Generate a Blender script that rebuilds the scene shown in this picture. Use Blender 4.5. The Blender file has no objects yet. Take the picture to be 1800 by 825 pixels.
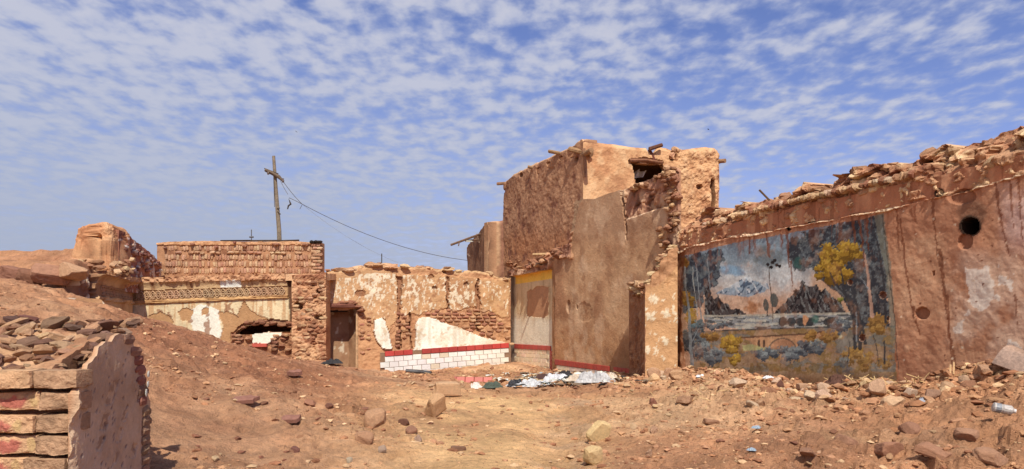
import bpy, math, random
import numpy as np
from mathutils import Vector, Matrix

# ------------------------------------------------------------------ camera, sky, sun, exposure
scene = bpy.context.scene
COL = scene.collection
EYE = 1.6
F = 1200.0            # focal length in photograph pixels (1800 wide)
HOR = 569.0           # horizon row
cam_data = bpy.data.cameras.new("camera")
cam_data.sensor_width = 36.0
cam_data.lens = 36.0 * F / 1800.0
cam_data.shift_y = (HOR - 412.5) / 1800.0
cam_data.clip_start = 0.05
cam_data.clip_end = 3000
cam = bpy.data.objects.new("camera", cam_data)
cam.location = (0, 0, EYE)
cam.rotation_euler = (math.radians(90), 0, 0)
COL.objects.link(cam)
scene.camera = cam

SUN_EL = math.radians(51)
SUN_AZ = math.radians(-9)     # heading the light travels to, from +Y towards +X
EXPOSURE = 0.2
scene.view_settings.view_transform = 'Standard'
scene.view_settings.look = 'None'
scene.view_settings.gamma = 1.0
scene.view_settings.use_curve_mapping = False
scene.view_settings.exposure = EXPOSURE

world = bpy.data.worlds.new("World")
scene.world = world
world.use_nodes = True
def build_world():
    nt = world.node_tree; N = nt.nodes; Lk = nt.links
    N.clear()
    out = N.new('ShaderNodeOutputWorld'); bg = N.new('ShaderNodeBackground')
    bg.inputs['Strength'].default_value = 0.088
    Lk.new(bg.outputs[0], out.inputs[0])
    sky = N.new('ShaderNodeTexSky'); sky.sky_type = 'NISHITA'; sky.sun_disc = False
    sky.sun_elevation = SUN_EL
    sky.sun_rotation = math.pi + SUN_AZ
    sky.altitude = 900; sky.air_density = 1.0; sky.dust_density = 0.6; sky.ozone_density = 4.0
    hsv = N.new('ShaderNodeHueSaturation'); hsv.inputs['Saturation'].default_value = 1.12
    hsv.inputs['Value'].default_value = 1.3
    Lk.new(sky.outputs[0], hsv.inputs['Color'])
    tint = N.new('ShaderNodeMix'); tint.data_type = 'RGBA'; tint.blend_type = 'MULTIPLY'; tint.inputs[0].default_value = 1.0
    tint.inputs[7].default_value = (1.42, 1.0, 1.12, 1)
    Lk.new(hsv.outputs[0], tint.inputs[6])
    tc = N.new('ShaderNodeTexCoord'); sep = N.new('ShaderNodeSeparateXYZ')
    Lk.new(tc.outputs['Generated'], sep.inputs[0])
    def m(op, a, b=None, c=None, clamp=False):
        n = N.new('ShaderNodeMath'); n.operation = op; n.use_clamp = clamp
        for i, v in enumerate((a, b, c)):
            if v is None: continue
            if isinstance(v, (int, float)): n.inputs[i].default_value = v
            else: Lk.new(v, n.inputs[i])
        return n.outputs[0]
    zc = m('ADD', m('MAXIMUM', sep.outputs[2], 0.0), 0.10)
    px = m('DIVIDE', sep.outputs[0], zc); py = m('DIVIDE', sep.outputs[1], zc)
    cmb = N.new('ShaderNodeCombineXYZ'); Lk.new(px, cmb.inputs[0]); Lk.new(py, cmb.inputs[1])
    def noise(scale, detail, rough, dist, sx=1, sy=1, rot=0, off=0):
        mp = N.new('ShaderNodeMapping'); mp.inputs['Scale'].default_value = (sx, sy, 1)
        mp.inputs['Rotation'].default_value = (0, 0, rot); mp.inputs['Location'].default_value = (off, off * .7, 0)
        Lk.new(cmb.outputs[0], mp.inputs[0])
        t = N.new('ShaderNodeTexNoise'); t.inputs['Scale'].default_value = scale; t.inputs['Detail'].default_value = detail
        t.inputs['Roughness'].default_value = rough; t.inputs['Distortion'].default_value = dist
        Lk.new(mp.outputs[0], t.inputs['Vector']); return t.outputs['Fac']
    puff = noise(13.0, 4, .50, .10, 1.0, 0.80, .05)        # altocumulus puffs
    rows = noise(2.4, 3, .5, .3, .8, 1.6, -.25, 3.1)      # banks of them
    veil = noise(1.1, 4, .55, .2, 1, 1, 0, 7.7)
    # cover thins steadily towards +X (the clear side of the sky)
    az = m('ARCTAN2', sep.outputs[0], sep.outputs[1])
    side = m('MULTIPLY_ADD', az, -.085, .028)
    f = m('ADD', m('MULTIPLY', puff, .62), m('MULTIPLY', rows, .30))
    f = m('ADD', f, m('MULTIPLY', veil, .12))
    f = m('ADD', f, side)
    mr = N.new('ShaderNodeMapRange'); mr.interpolation_type = 'SMOOTHSTEP'
    mr.inputs['From Min'].default_value = .40; mr.inputs['From Max'].default_value = .64
    mr.inputs['To Min'].default_value = .0; mr.inputs['To Max'].default_value = .86
    Lk.new(f, mr.inputs['Value'])
    # thin grey-blue veil low in the sky
    low = N.new('ShaderNodeMapRange'); low.inputs['From Min'].default_value = .0; low.inputs['From Max'].default_value = .44
    low.inputs['To Min'].default_value = .97; low.inputs['To Max'].default_value = .0; low.interpolation_type = 'SMOOTHSTEP'
    Lk.new(sep.outputs[2], low.inputs['Value'])
    lw = m('MULTIPLY', low.outputs[0], m('ADD', m('MULTIPLY', az, -.9), .72, clamp=True), clamp=True)
    mixc = N.new('ShaderNodeMix'); mixc.data_type = 'RGBA'
    Lk.new(mr.outputs[0], mixc.inputs[0]); Lk.new(tint.outputs[2], mixc.inputs[6])
    body = N.new('ShaderNodeMapRange'); body.inputs['From Min'].default_value = .50; body.inputs['From Max'].default_value = .68; Lk.new(f, body.inputs['Value'])
    cc = N.new('ShaderNodeMix'); cc.data_type = 'RGBA'; cc.inputs[6].default_value = (4.3, 4.8, 6.6, 1); cc.inputs[7].default_value = (6.1, 6.2, 7.1, 1)
    Lk.new(body.outputs[0], cc.inputs[0]); Lk.new(cc.outputs[2], mixc.inputs[7])
    mixv = N.new('ShaderNodeMix'); mixv.data_type = 'RGBA'
    Lk.new(lw, mixv.inputs[0]); Lk.new(mixc.outputs[2], mixv.inputs[6])
    mixv.inputs[7].default_value = (3.75, 4.3, 5.7, 1)
    Lk.new(mixv.outputs[2], bg.inputs['Color'])
build_world()

sun_data = bpy.data.lights.new("sun", 'SUN')
sun_data.energy = 4.6
sun_data.angle = math.radians(0.53)
sun_data.color = (1.0, 0.95, 0.87)
sun = bpy.data.objects.new("sun", sun_data)
_L = Vector((math.sin(SUN_AZ) * math.cos(SUN_EL), math.cos(SUN_AZ) * math.cos(SUN_EL), -math.sin(SUN_EL)))
sun.rotation_euler = _L.to_track_quat('-Z', 'Y').to_euler()
sun.location = (-4, -12, 20)
COL.objects.link(sun)

# ------------------------------------------------------------------ helpers
random.seed(7)
RNG = np.random.default_rng(11)

def lin(r, g, b, k=1.0):
    o = []
    for c in (r, g, b):
        c = c / 255.0
        o.append((c / 12.92 if c <= .04045 else ((c + .055) / 1.055) ** 2.4) * k)
    return np.array(o)

def P(u, v, d):
    """world point seen at photograph pixel (u, v) and depth d: used to measure the place"""
    return Vector(((u - 900) / F * d, d, EYE + (HOR - v) / F * d))

def plan(u, d):
    return np.array([(u - 900) / F * d, d])

def _h(xi, yi, zi, seed):
    n = (xi.astype(np.int64) * 374761393 + yi.astype(np.int64) * 668265263 + zi.astype(np.int64) * 2147483647 + seed * 1274126177) & 0xffffffff
    n = ((n ^ (n >> 13)) * 1274126177) & 0xffffffff
    n = ((n ^ (n >> 15)) * 2246822519) & 0xffffffff
    return ((n ^ (n >> 16)) & 0xffffff) / float(0xffffff)

def noise2(x, y, seed=0):
    x = np.asarray(x, float); y = np.asarray(y, float)
    xi = np.floor(x); yi = np.floor(y); fx = x - xi; fy = y - yi
    fx = fx * fx * (3 - 2 * fx); fy = fy * fy * (3 - 2 * fy); z = np.zeros_like(xi)
    a = _h(xi, yi, z, seed); b = _h(xi + 1, yi, z, seed); c = _h(xi, yi + 1, z, seed); d = _h(xi + 1, yi + 1, z, seed)
    return (a + (b - a) * fx) * (1 - fy) + (c + (d - c) * fx) * fy

def fbm(x, y, seed=0, octv=4, gain=.5):
    """-1..1"""
    s = 0; a = 1; t = 0
    for o in range(octv):
        c, n = math.cos(.6 * o), math.sin(.6 * o)
        s = s + a * (noise2((x * c - y * n) * 2 ** o, (x * n + y * c) * 2 ** o, seed + o * 17) * 2 - 1); t += a; a *= gain
    return s / t

def ridge(x, y, seed=0, octv=3):
    s = 0; a = 1; t = 0
    for o in range(octv):
        s = s + a * (1 - np.abs(noise2(x * 2 ** o, y * 2 ** o, seed + o * 31) * 2 - 1)); t += a; a *= .5
    return s / t

def cells(x, y, seed=0, jitter=.85):
    """cellular pattern: a random value per block and the distance to the block's edge"""
    x = np.asarray(x, float); y = np.asarray(y, float); xi = np.floor(x); yi = np.floor(y); z = np.zeros_like(xi)
    f1 = np.full(x.shape, 9.); f2 = np.full(x.shape, 9.); rid = np.zeros(x.shape)
    for dx in (-1, 0, 1):
        for dy in (-1, 0, 1):
            cx, cy = xi + dx, yi + dy
            px = cx + .5 + (_h(cx, cy, z, seed) - .5) * jitter; py = cy + .5 + (_h(cx, cy, z + 1, seed) - .5) * jitter
            d = np.hypot(x - px, y - py); r = _h(cx, cy, z + 2, seed)
            k = d < f1; f2 = np.where(k, f1, np.minimum(f2, d)); rid = np.where(k, r, rid); f1 = np.where(k, d, f1)
    return rid, f2 - f1

def sstep(a, b, x):
    t = np.clip((x - a) / (b - a), 0, 1)
    return t * t * (3 - 2 * t)

def inpoly(U, V, pts):
    r = np.zeros(U.shape, bool); n = len(pts); j = n - 1
    for i in range(n):
        xi, yi = pts[i]; xj, yj = pts[j]
        if yi != yj:
            c = ((yi > V) != (yj > V)) & (U < (xj - xi) * (V - yi) / (yj - yi) + xi)
            r ^= c
        j = i
    return r

def pline(pts):
    xs = [p[0] for p in pts]; ys = [p[1] for p in pts]
    return lambda u: np.interp(u, xs, ys)

def segdist(U, V, pts):
    """distance to a polyline and position 0..1 along it"""
    best = np.full(U.shape, 1e9); par = np.zeros(U.shape); n = len(pts) - 1
    for i in range(n):
        ax, ay = pts[i]; bx, by = pts[i + 1]; dx, dy = bx - ax, by - ay
        t = np.clip(((U - ax) * dx + (V - ay) * dy) / (dx * dx + dy * dy + 1e-9), 0, 1)
        d = np.hypot(U - ax - t * dx, V - ay - t * dy)
        k = d < best; best = np.where(k, d, best); par = np.where(k, (i + t) / n, par)
    return best, par

def mixc(col, c, m):
    m = np.clip(np.asarray(m, float), 0, 1)[..., None]
    return col * (1 - m) + np.asarray(c) * m

# ---- materials
def new_mat(name):
    m = bpy.data.materials.new(name); m.use_nodes = True
    nt = m.node_tree; b = nt.nodes['Principled BSDF']
    return m, nt, b

def mud_material(name, source='ATTR', color=(.5, .3, .2), rough=.95, var=.35, scale=3.0, bump=.6, bdist=.02, fine=60, spec=.15, sat=.92, warm=(.985, 1.01, .90), gain=1.0, speck=0):
    m, nt, b = new_mat(name); N = nt.nodes; Lk = nt.links
    b.inputs['Roughness'].default_value = rough
    b.inputs['Specular IOR Level'].default_value = spec
    if source == 'ATTR':
        a = N.new('ShaderNodeAttribute'); a.attribute_name = 'Col'; src = a.outputs['Color']
    elif source == 'OBJ':
        a = N.new('ShaderNodeObjectInfo'); src = a.outputs['Color']
    else:
        a = N.new('ShaderNodeRGB'); a.outputs[0].default_value = (*color, 1); src = a.outputs[0]
    tc = N.new('ShaderNodeTexCoord')
    vec = tc.outputs['Object']
    if source == 'OBJ':
        oi = N.new('ShaderNodeObjectInfo'); va = N.new('ShaderNodeVectorMath'); va.operation = 'ADD'
        Lk.new(tc.outputs['Object'], va.inputs[0]); Lk.new(oi.outputs['Location'], va.inputs[1]); vec = va.outputs[0]
    def nz(s, d, r=.6):
        t = N.new('ShaderNodeTexNoise'); t.inputs['Scale'].default_value = s; t.inputs['Detail'].default_value = d
        t.inputs['Roughness'].default_value = r; Lk.new(vec, t.inputs['Vector']); return t.outputs['Fac']
    n1 = nz(scale, 6); n2 = nz(fine, 4, .7); n3 = nz(scale * 6, 5, .65)
    def mr(x, lo, hi):
        t = N.new('ShaderNodeMapRange'); t.inputs['From Min'].default_value = .25; t.inputs['From Max'].default_value = .75
        t.inputs['To Min'].default_value = lo; t.inputs['To Max'].default_value = hi; Lk.new(x, t.inputs['Value']); return t.outputs[0]
    def mul(x, y):
        t = N.new('ShaderNodeMath'); t.operation = 'MULTIPLY'; Lk.new(x, t.inputs[0]); Lk.new(y, t.inputs[1]); return t.outputs[0]
    f = mul(mul(mr(n1, 1 - var, 1 + var), mr(n3, 1 - var * .8, 1 + var * .8)), mr(n2, 1 - var * .6, 1 + var * .6))
    vm = N.new('ShaderNodeVectorMath'); vm.operation = 'SCALE'; Lk.new(src, vm.inputs[0]); Lk.new(f, vm.inputs['Scale'])
    hs = N.new('ShaderNodeHueSaturation'); hs.inputs['Saturation'].default_value = sat
    wm = N.new('ShaderNodeVectorMath'); wm.operation = 'MULTIPLY'; wm.inputs[1].default_value = [w * gain for w in warm]
    Lk.new(vm.outputs[0], wm.inputs[0]); last = wm.outputs[0]
    if speck:  # dark specks coloured in to stand for shaded crevices
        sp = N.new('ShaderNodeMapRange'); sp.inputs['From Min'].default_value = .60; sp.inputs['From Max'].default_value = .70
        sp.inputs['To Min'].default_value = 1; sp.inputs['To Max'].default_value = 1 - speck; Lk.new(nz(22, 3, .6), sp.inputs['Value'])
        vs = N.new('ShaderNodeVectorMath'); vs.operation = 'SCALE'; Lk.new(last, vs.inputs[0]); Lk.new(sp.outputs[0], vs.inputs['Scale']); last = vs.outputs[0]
    Lk.new(last, hs.inputs['Color']); Lk.new(hs.outputs[0], b.inputs['Base Color'])
    ad = N.new('ShaderNodeMath'); ad.operation = 'ADD'; Lk.new(n2, ad.inputs[0])
    ml = N.new('ShaderNodeMath'); ml.operation = 'MULTIPLY'; ml.inputs[1].default_value = 2.2; Lk.new(n3, ml.inputs[0]); Lk.new(ml.outputs[0], ad.inputs[1])
    bp = N.new('ShaderNodeBump'); bp.inputs['Strength'].default_value = bump; bp.inputs['Distance'].default_value = bdist
    Lk.new(ad.outputs[0], bp.inputs['Height']); Lk.new(bp.outputs[0], b.inputs['Normal'])
    return m

M = {}
M['wall'] = mud_material('mud_plaster', 'ATTR', var=.14, scale=2.2, bump=.65, bdist=.016, fine=45)
M['paint'] = mud_material('painted_plaster', 'ATTR', sat=.95, gain=1.10, var=.13, scale=4, bump=.35, bdist=.006, fine=70)
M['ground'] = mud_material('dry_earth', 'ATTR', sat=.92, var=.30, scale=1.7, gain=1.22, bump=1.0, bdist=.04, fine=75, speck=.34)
M['brick'] = mud_material('adobe_brick', 'OBJ', sat=.88, var=.22, scale=5, bump=.7, bdist=.015, fine=50)
M['rubble'] = mud_material('rubble_earth', 'ATTR', sat=.94, var=.22, scale=4, bump=.7, bdist=.012, fine=60)
M['tile'] = mud_material('glazed_tile', 'OBJ', sat=1.0, warm=(1, 1, 1), rough=.5, var=.14, scale=1.3, bump=.1, bdist=.002, fine=25, spec=.5)
M['wood'] = mud_material('weathered_wood', 'OBJ', rough=.85, var=.35, scale=9, bump=.5, bdist=.006, fine=80)
M['cloth'] = mud_material('dusty_cloth', 'OBJ', warm=(1, 1, 1), rough=.9, var=.2, scale=8, bump=.4, bdist=.01, fine=60)
M['plastic'] = mud_material('thin_plastic', 'OBJ', warm=(1, 1, 1), rough=.4, var=.34, scale=5, bump=.3, bdist=.01, fine=40, spec=.5)
M['black'] = mud_material('hole_dark', 'RGB', color=(.012, .010, .009), var=.1)  # black of the hole tubes, stands in for the shade inside

# ---- meshes
def mesh_from(name, verts, faces, cols=None, mat=None, smooth=False):
    """verts (n,3); faces list of int arrays, each (m,3) or (m,4)"""
    verts = np.asarray(verts, np.float32)
    me = bpy.data.meshes.new(name)
    faces = [np.asarray(f, np.int32) for f in faces if len(f)]
    nl = sum(f.size for f in faces); nf = sum(len(f) for f in faces)
    me.vertices.add(len(verts)); me.vertices.foreach_set('co', verts.ravel())
    me.loops.add(nl); me.polygons.add(nf)
    me.loops.foreach_set('vertex_index', np.concatenate([f.ravel() for f in faces]))
    tot = np.concatenate([np.full(len(f), f.shape[1], np.int32) for f in faces])
    st = np.concatenate([[0], np.cumsum(tot)[:-1]]).astype(np.int32)
    me.polygons.foreach_set('loop_start', st); me.polygons.foreach_set('loop_total', tot)
    me.update(calc_edges=True)
    if cols is not None:
        at = me.color_attributes.new('Col', 'FLOAT_COLOR', 'POINT')
        c4 = np.ones((len(verts), 4), np.float32); c4[:, :3] = np.clip(cols, 0, 1)
        at.data.foreach_set('color', c4.ravel())
    if mat: me.materials.append(mat)
    me.validate()
    if smooth: me.shade_smooth()
    else: me.shade_flat()
    return me

def link(name, me, parent=None, loc=None, rot=None, scale=None, color=None):
    o = bpy.data.objects.new(name, me); COL.objects.link(o)
    if parent is not None: o.parent = parent
    if loc is not None: o.location = loc
    if rot is not None: o.rotation_euler = rot
    if scale is not None: o.scale = scale
    if color is not None: o.color = (*[float(c) for c in color], 1)
    return o

def tag(o, label, cat=None, group=None, kind=None):
    if label: o['label'] = label
    if cat: o['category'] = cat
    if group: o['group'] = group
    if kind: o['kind'] = kind
    return o

def thing(name, label, cat, group=None):
    o = bpy.data.objects.new(name, None); COL.objects.link(o); o.empty_display_size = .2
    return tag(o, label, cat, group, 'thing')

def wall_grid(name, A, B, vtop, zb, cell, paint, thick=.4, mat=None, parent=None, top_amp=.05, seed=1, core=None, normal_to=None, sides=True, ztop=None, backcol=None):
    """a wall standing on the plan line A-B; its outline and its paint are measured in the photograph, built in metres"""
    A = np.asarray(A, float); B = np.asarray(B, float)
    L = np.hypot(*(B - A)); ns = max(2, int(round(L / cell)) + 1)
    s = np.linspace(0, L, ns); X = A[0] + (B[0] - A[0]) * s / L; Y = A[1] + (B[1] - A[1]) * s / L
    u = 900 + F * X / Y
    zt = (EYE + (HOR - vtop(u)) * Y / F) if ztop is None else ztop(s)
    zt = zt + top_amp * fbm(s * 2.2, s * 0 + seed, seed, 4, .62)
    nz = max(2, int(round((zt.max() - zb) / cell)) + 1)
    t = np.linspace(0, 1, nz)
    Z = zb + (zt[:, None] - zb) * t[None, :]
    S = np.repeat(s[:, None], nz, 1); XX = np.repeat(X[:, None], nz, 1); YY = np.repeat(Y[:, None], nz, 1)
    U = 900 + F * XX / YY; V = HOR - (Z - EYE) * F / YY
    n = np.array([-(B - A)[1], (B - A)[0]]) / L
    mid = (A + B) / 2
    tgt = np.array([0., 0.]) if normal_to is None else np.asarray(normal_to)
    if n.dot(tgt - mid) < 0: n = -n
    col, disp, hole = paint(U, V, S, Z)
    if disp is None: disp = np.zeros_like(U)
    fx = XX + n[0] * disp; fy = YY + n[1] * disp
    bx = XX - n[0] * thick; by = YY - n[1] * thick
    nv = ns * nz
    front = np.stack([fx, fy, Z], -1).reshape(-1, 3); back = np.stack([bx, by, Z], -1).reshape(-1, 3)
    idx = np.arange(nv).reshape(ns, nz)
    keep = np.ones((ns - 1, nz - 1), bool)
    if hole is not None:
        h = (hole[:-1, :-1].astype(int) + hole[1:, :-1] + hole[:-1, 1:] + hole[1:, 1:]) >= 3
        keep = ~h
    a = idx[:-1, :-1][keep]; b = idx[1:, :-1][keep]; c = idx[1:, 1:][keep]; d = idx[:-1, 1:][keep]
    e1 = np.array([B[0] - A[0], B[1] - A[1]]); flip = (e1[1] * n[0] - e1[0] * n[1]) < 0   # (s x z) . n
    fr = np.stack([a, b, c, d], 1); bk = np.stack([a, d, c, b], 1) + nv
    kp = np.zeros((ns + 1, nz + 1), bool); kp[1:-1, 1:-1] = keep
    rims = []
    dv = kp[:-1, 1:-1] != kp[1:, 1:-1]      # (ns, nz-1): edges at column i between j, j+1
    ii, jj = np.nonzero(dv)
    if not sides:
        q = (ii > 0) & (ii < ns - 1); ii, jj = ii[q], jj[q]
    lo = kp[:-1, 1:-1][ii, jj]
    p, q = idx[ii, jj], idx[ii, jj + 1]
    rims.append(np.where(lo[:, None], np.stack([p, p + nv, q + nv, q], 1), np.stack([p, q, q + nv, p + nv], 1)))
    dh = kp[1:-1, :-1] != kp[1:-1, 1:]      # (ns-1, nz)
    ii, jj = np.nonzero(dh); lo = kp[1:-1, :-1][ii, jj]
    p, q = idx[ii, jj], idx[ii + 1, jj]
    rims.append(np.where(lo[:, None], np.stack([p, q, q + nv, p + nv], 1), np.stack([p, p + nv, q + nv, q], 1)))
    faces = np.concatenate([fr, bk] + rims)
    if flip: faces = faces[:, ::-1]
    core = lin(178, 128, 92) if core is None else core
    cb = np.repeat(core[None, :], nv, 0) * (1 + .2 * fbm(front[:, 0] * 3 + front[:, 1] * 3, front[:, 2] * 3, 5))[:, None]
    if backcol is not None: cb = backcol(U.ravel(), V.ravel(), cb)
    cols = np.concatenate([col.reshape(-1, 3), cb])
    me = mesh_from(name, np.concatenate([front, back]), [faces], cols, mat or M['wall'])
    o = link(name, me, parent)
    info = dict(A=A, B=B, L=L, n=n, dir=(B - A) / L, ang=math.atan2((B - A)[1], (B - A)[0]))
    return o, info

def on_wall(info, u, v, off=0.0):
    """world point where the photograph's ray (u, v) meets the wall plane, moved out by off"""
    A, dr, n = info['A'], info['dir'], info['n']
    r = np.array([(u - 900) / F, 1.0])
    d = A.dot(n) / r.dot(n)
    p = P(u, v, d)
    return Vector((p.x + n[0] * off, p.y + n[1] * off, p.z)), d

# irregular brick: cube cut once, corners worn; sizes come from object scale
def brick_mesh(seed, wear=.10, jag=.05):
    r = np.random.default_rng(seed)
    g = [-.5, 0, .5]
    vs = []; ids = {}
    for i, x in enumerate(g):
        for j, y in enumerate(g):
            for k, z in enumerate(g):
                if i == j == k == 1: continue
                ids[(i, j, k)] = len(vs); p = np.array([x, y, z])
                nb = (i != 1) + (j != 1) + (k != 1)
                p = p * (1 - wear * (nb - 1) * .9) if nb > 1 else p * (1 + jag * .6)
                vs.append(p + r.normal(0, jag * .55, 3))
    fs = []
    for ax in range(3):
        for side in (0, 2):
            o = [a for a in range(3) if a != ax]
            for i in (0, 1):
                for j in (0, 1):
                    def key(a, b):
                        k = [0, 0, 0]; k[ax] = side; k[o[0]] = a; k[o[1]] = b; return ids[tuple(k)]
                    q = [key(i, j), key(i + 1, j), key(i + 1, j + 1), key(i, j + 1)]
                    if (side == 2) != (ax != 1): q = q[::-1]
                    fs.append(q)
    return mesh_from('brick', vs, [fs], None, M['brick'])
BRICKS = [brick_mesh(100 + i) for i in range(10)]
ROUGH = [brick_mesh(200 + i, .16, .11) for i in range(10)]

def ico(sub):
    import bmesh
    bm = bmesh.new(); bmesh.ops.create_icosphere(bm, subdivisions=sub, radius=1)
    v = np.array([x.co[:] for x in bm.verts]); f = np.array([[q.index for q in p.verts] for p in bm.faces]); bm.free()
    return v, f
ICO1, ICO2, ICO3, ICO4 = ico(1), ico(2), ico(3), ico(4)

def rock_verts(base, seed, cuts=9, jag=.06):
    r = np.random.default_rng(seed); v = base.copy()
    for _ in range(cuts):
        n = r.normal(0, 1, 3); n /= np.linalg.norm(n); h = r.uniform(.45, .85)
        dd = v @ n - h; v = v - np.clip(dd, 0, None)[:, None] * n
    v += r.normal(0, jag, v.shape)
    return v / np.abs(v).max(0)
def rock_mesh(seed, sub=ICO2, cuts=9, jag=.06, mat='brick', name='rock'):
    return mesh_from(name, rock_verts(sub[0], seed, cuts, jag), [sub[1]], None, M[mat])
ROCKS = [rock_mesh(300 + i) for i in range(14)]
def big_rock(name, seed, box=.6, cuts=6):
    v = ICO4[0]; q = np.sign(v) * np.abs(v) ** box; r = np.random.default_rng(seed)
    for _ in range(cuts):
        n = r.normal(0, 1, 3); n /= np.linalg.norm(n); h = r.uniform(.62, .95); q = q - np.clip(q @ n - h, 0, None)[:, None] * n * .92
    a = fbm(q[:, 0] * 2 + q[:, 2], q[:, 1] * 2 - q[:, 2], seed, 3); b = fbm(q[:, 0] * 7 + 3 * q[:, 2], q[:, 1] * 7 - 4 * q[:, 2], seed + 3, 3)
    q = q * (1 + .08 * a + .05 * b)[:, None]
    return mesh_from(name, q / np.abs(q).max(0), [ICO4[1]], None, M['brick'])

def jit(c, a=.12, hue=.05):
    k = 1 + random.uniform(-a, a)
    return [max(0, x * k * (1 + random.uniform(-hue, hue))) for x in c]

def tube(pts, rad, seg=8, caps=True):
    pts = [Vector(p) for p in pts]; n = len(pts)
    rad = rad if hasattr(rad, '__len__') else [rad] * n
    vs = []; fs = []; prev = None
    for i, p in enumerate(pts):
        t = (pts[min(i + 1, n - 1)] - pts[max(i - 1, 0)]).normalized()
        if prev is None:
            a = t.orthogonal().normalized()
        else:
            a = (prev - t * prev.dot(t)).normalized()
        prev = a; b = t.cross(a)
        for k in range(seg):
            q = 2 * math.pi * k / seg
            vs.append(p + (a * math.cos(q) + b * math.sin(q)) * rad[i])
    for i in range(n - 1):
        for k in range(seg):
            fs.append([i * seg + k, i * seg + (k + 1) % seg, (i + 1) * seg + (k + 1) % seg, (i + 1) * seg + k])
    tris = []
    if caps:
        vs += [pts[0], pts[-1]]; c0, c1 = n * seg, n * seg + 1
        for k in range(seg):
            tris.append([c0, (k + 1) % seg, k]); tris.append([c1, (n - 1) * seg + k, (n - 1) * seg + (k + 1) % seg])
    return np.array([v[:] for v in vs]), fs, tris
def tube_obj(name, pts, rad, mat, color, parent=None, seg=8, wob=0):
    v, f, t = tube(pts, rad, seg)
    if wob: v = v + RNG.normal(0, wob, v.shape)
    me = mesh_from(name, v, [f, t], None, mat, smooth=False)
    return link(name, me, parent, color=color)

def box_obj(name, center, size, rotz, mat, color, parent=None, mesh=None, tilt=(0, 0)):
    o = link(name, mesh or random.choice(BRICKS), parent, center, (tilt[0], tilt[1], rotz), size, color)
    return o
# ------------------------------------------------------------------ ground
K = .80
MUD = lin(208, 152, 108, K); MUDL = lin(226, 178, 130, K); MUDD = lin(176, 118, 80, K); MUDR = lin(170, 108, 76, K)
_cp = [  # (u, v, d) measured on the ground
    (150, 900, 3.6), (300, 825, 5.6), (450, 825, 6.0), (600, 825, 6.4), (900, 825, 6.8), (1200, 825, 6.6), (1500, 825, 6.2), (1800, 825, 5.8), (2000, 825, 5.4),
    (300, 720, 7.6), (420, 705, 8.2), (600, 740, 8.4), (780, 760, 8.6), (1050, 770, 8.6), (1350, 755, 8.2), (1650, 750, 7.4), (1800, 735, 6.8),
    (300, 630, 10.2), (420, 655, 10.8), (560, 680, 11.2), (720, 690, 12), (900, 700, 12), (1100, 700, 11.8), (1300, 700, 11.2), (1500, 705, 9.9), (1700, 690, 8.6), (1800, 672, 7.9),
    (200, 548, 13.5), (300, 575, 14.5), (420, 606, 15.2), (520, 634, 16), (600, 648, 16.5), (680, 657, 17), (780, 664, 17), (880, 676, 16), (1000, 684, 15), (1100, 672, 15.0), (1180, 660, 15.4),
    (1280, 662, 14.4), (1400, 670, 13.0), (1560, 676, 11.2), (1680, 668, 9.7), (1760, 650, 8.9),
    (120, 545, 11.5), (0, 535, 11), (60, 512, 14), (0, 492, 16), (-150, 490, 15), (-100, 540, 10), (200, 600, 9.5), (100, 590, 8), (0, 590, 7.5),
    (240, 600, 20), (400, 640, 20), (560, 648, 20.8), (680, 657, 22.5), (780, 656, 23), (890, 642, 24.5), (860, 660, 20.5), (980, 662, 20.5), (1080, 662, 17.5), (1185, 664, 16.0),
    (400, 640, 24), (800, 640, 30), (1300, 650, 18), (1700, 640, 11)]
_X = np.array([[P(*c).x, P(*c).y] for c in _cp]); _z = np.array([P(*c).z for c in _cp])
_ex = np.array([[0, 0], [0, 2.5], [3, 1], [-3, 0], [8, 0], [-9, 2], [-20, 10], [20, 5], [22, 20], [-24, 30], [0, 45], [25, 45], [-25, 48], [0, -20], [-22, 18]], float)
_ez = np.array([0, .05, .05, .3, .6, .8, 1.5, .6, .4, 1.2, 0, 0, .4, 0, 2.0])
_X = np.concatenate([_X, _ex]); _z = np.concatenate([_z, _ez])
def _phi(r2): return .5 * r2 * np.log(r2 + 1e-9)
def _solve():
    n = len(_X); r2 = ((_X[:, None] - _X[None]) ** 2).sum(-1)
    K_ = _phi(r2) + np.eye(n) * .12
    Pm = np.concatenate([np.ones((n, 1)), _X], 1)
    Mx = np.block([[K_, Pm], [Pm.T, np.zeros((3, 3))]])
    return np.linalg.solve(Mx, np.concatenate([_z, np.zeros(3)]))
_w = _solve()
# the terrace of old roofs at the left stands behind the line of the ruined side wall
SW0 = plan(148, 17.2); SW1 = plan(232, 22.6)
def ground_base(x, y):
    x = np.asarray(x, float); y = np.asarray(y, float)
    z = np.zeros_like(x)
    for i in range(len(_X)):
        z = z + _w[i] * _phi((x - _X[i, 0]) ** 2 + (y - _X[i, 1]) ** 2)
    n = len(_X); z = z + _w[n] + _w[n + 1] * x + _w[n + 2] * y
    far = sstep(24, 42, np.hypot(x, y - 12))
    z = z * (1 - far)
    dr = (SW1 - SW0) / np.hypot(*(SW1 - SW0))
    side = (x - SW0[0]) * dr[1] - (y - SW0[1]) * dr[0]          # >0 right of the wall line
    k = sstep(-.15, -.55, side) * sstep(16.2, 17.6, y + .5 * fbm(x * .9, y * .9, 3)) * (1 - sstep(27, 40, y)) * (1 - sstep(22, 45, -x))
    steps = 2.75 + .55 * sstep(17.6, 18.4, y + .35 * fbm(x * .7, x * .2, 8)) + .35 * sstep(20, 20.6, y + .3 * fbm(x * .8, x * .3, 9)) + .35 * sstep(21.9, 22.3, y + .3 * fbm(x, x * .1, 10))
    return z * (1 - k) + np.maximum(steps, z) * k
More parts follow.
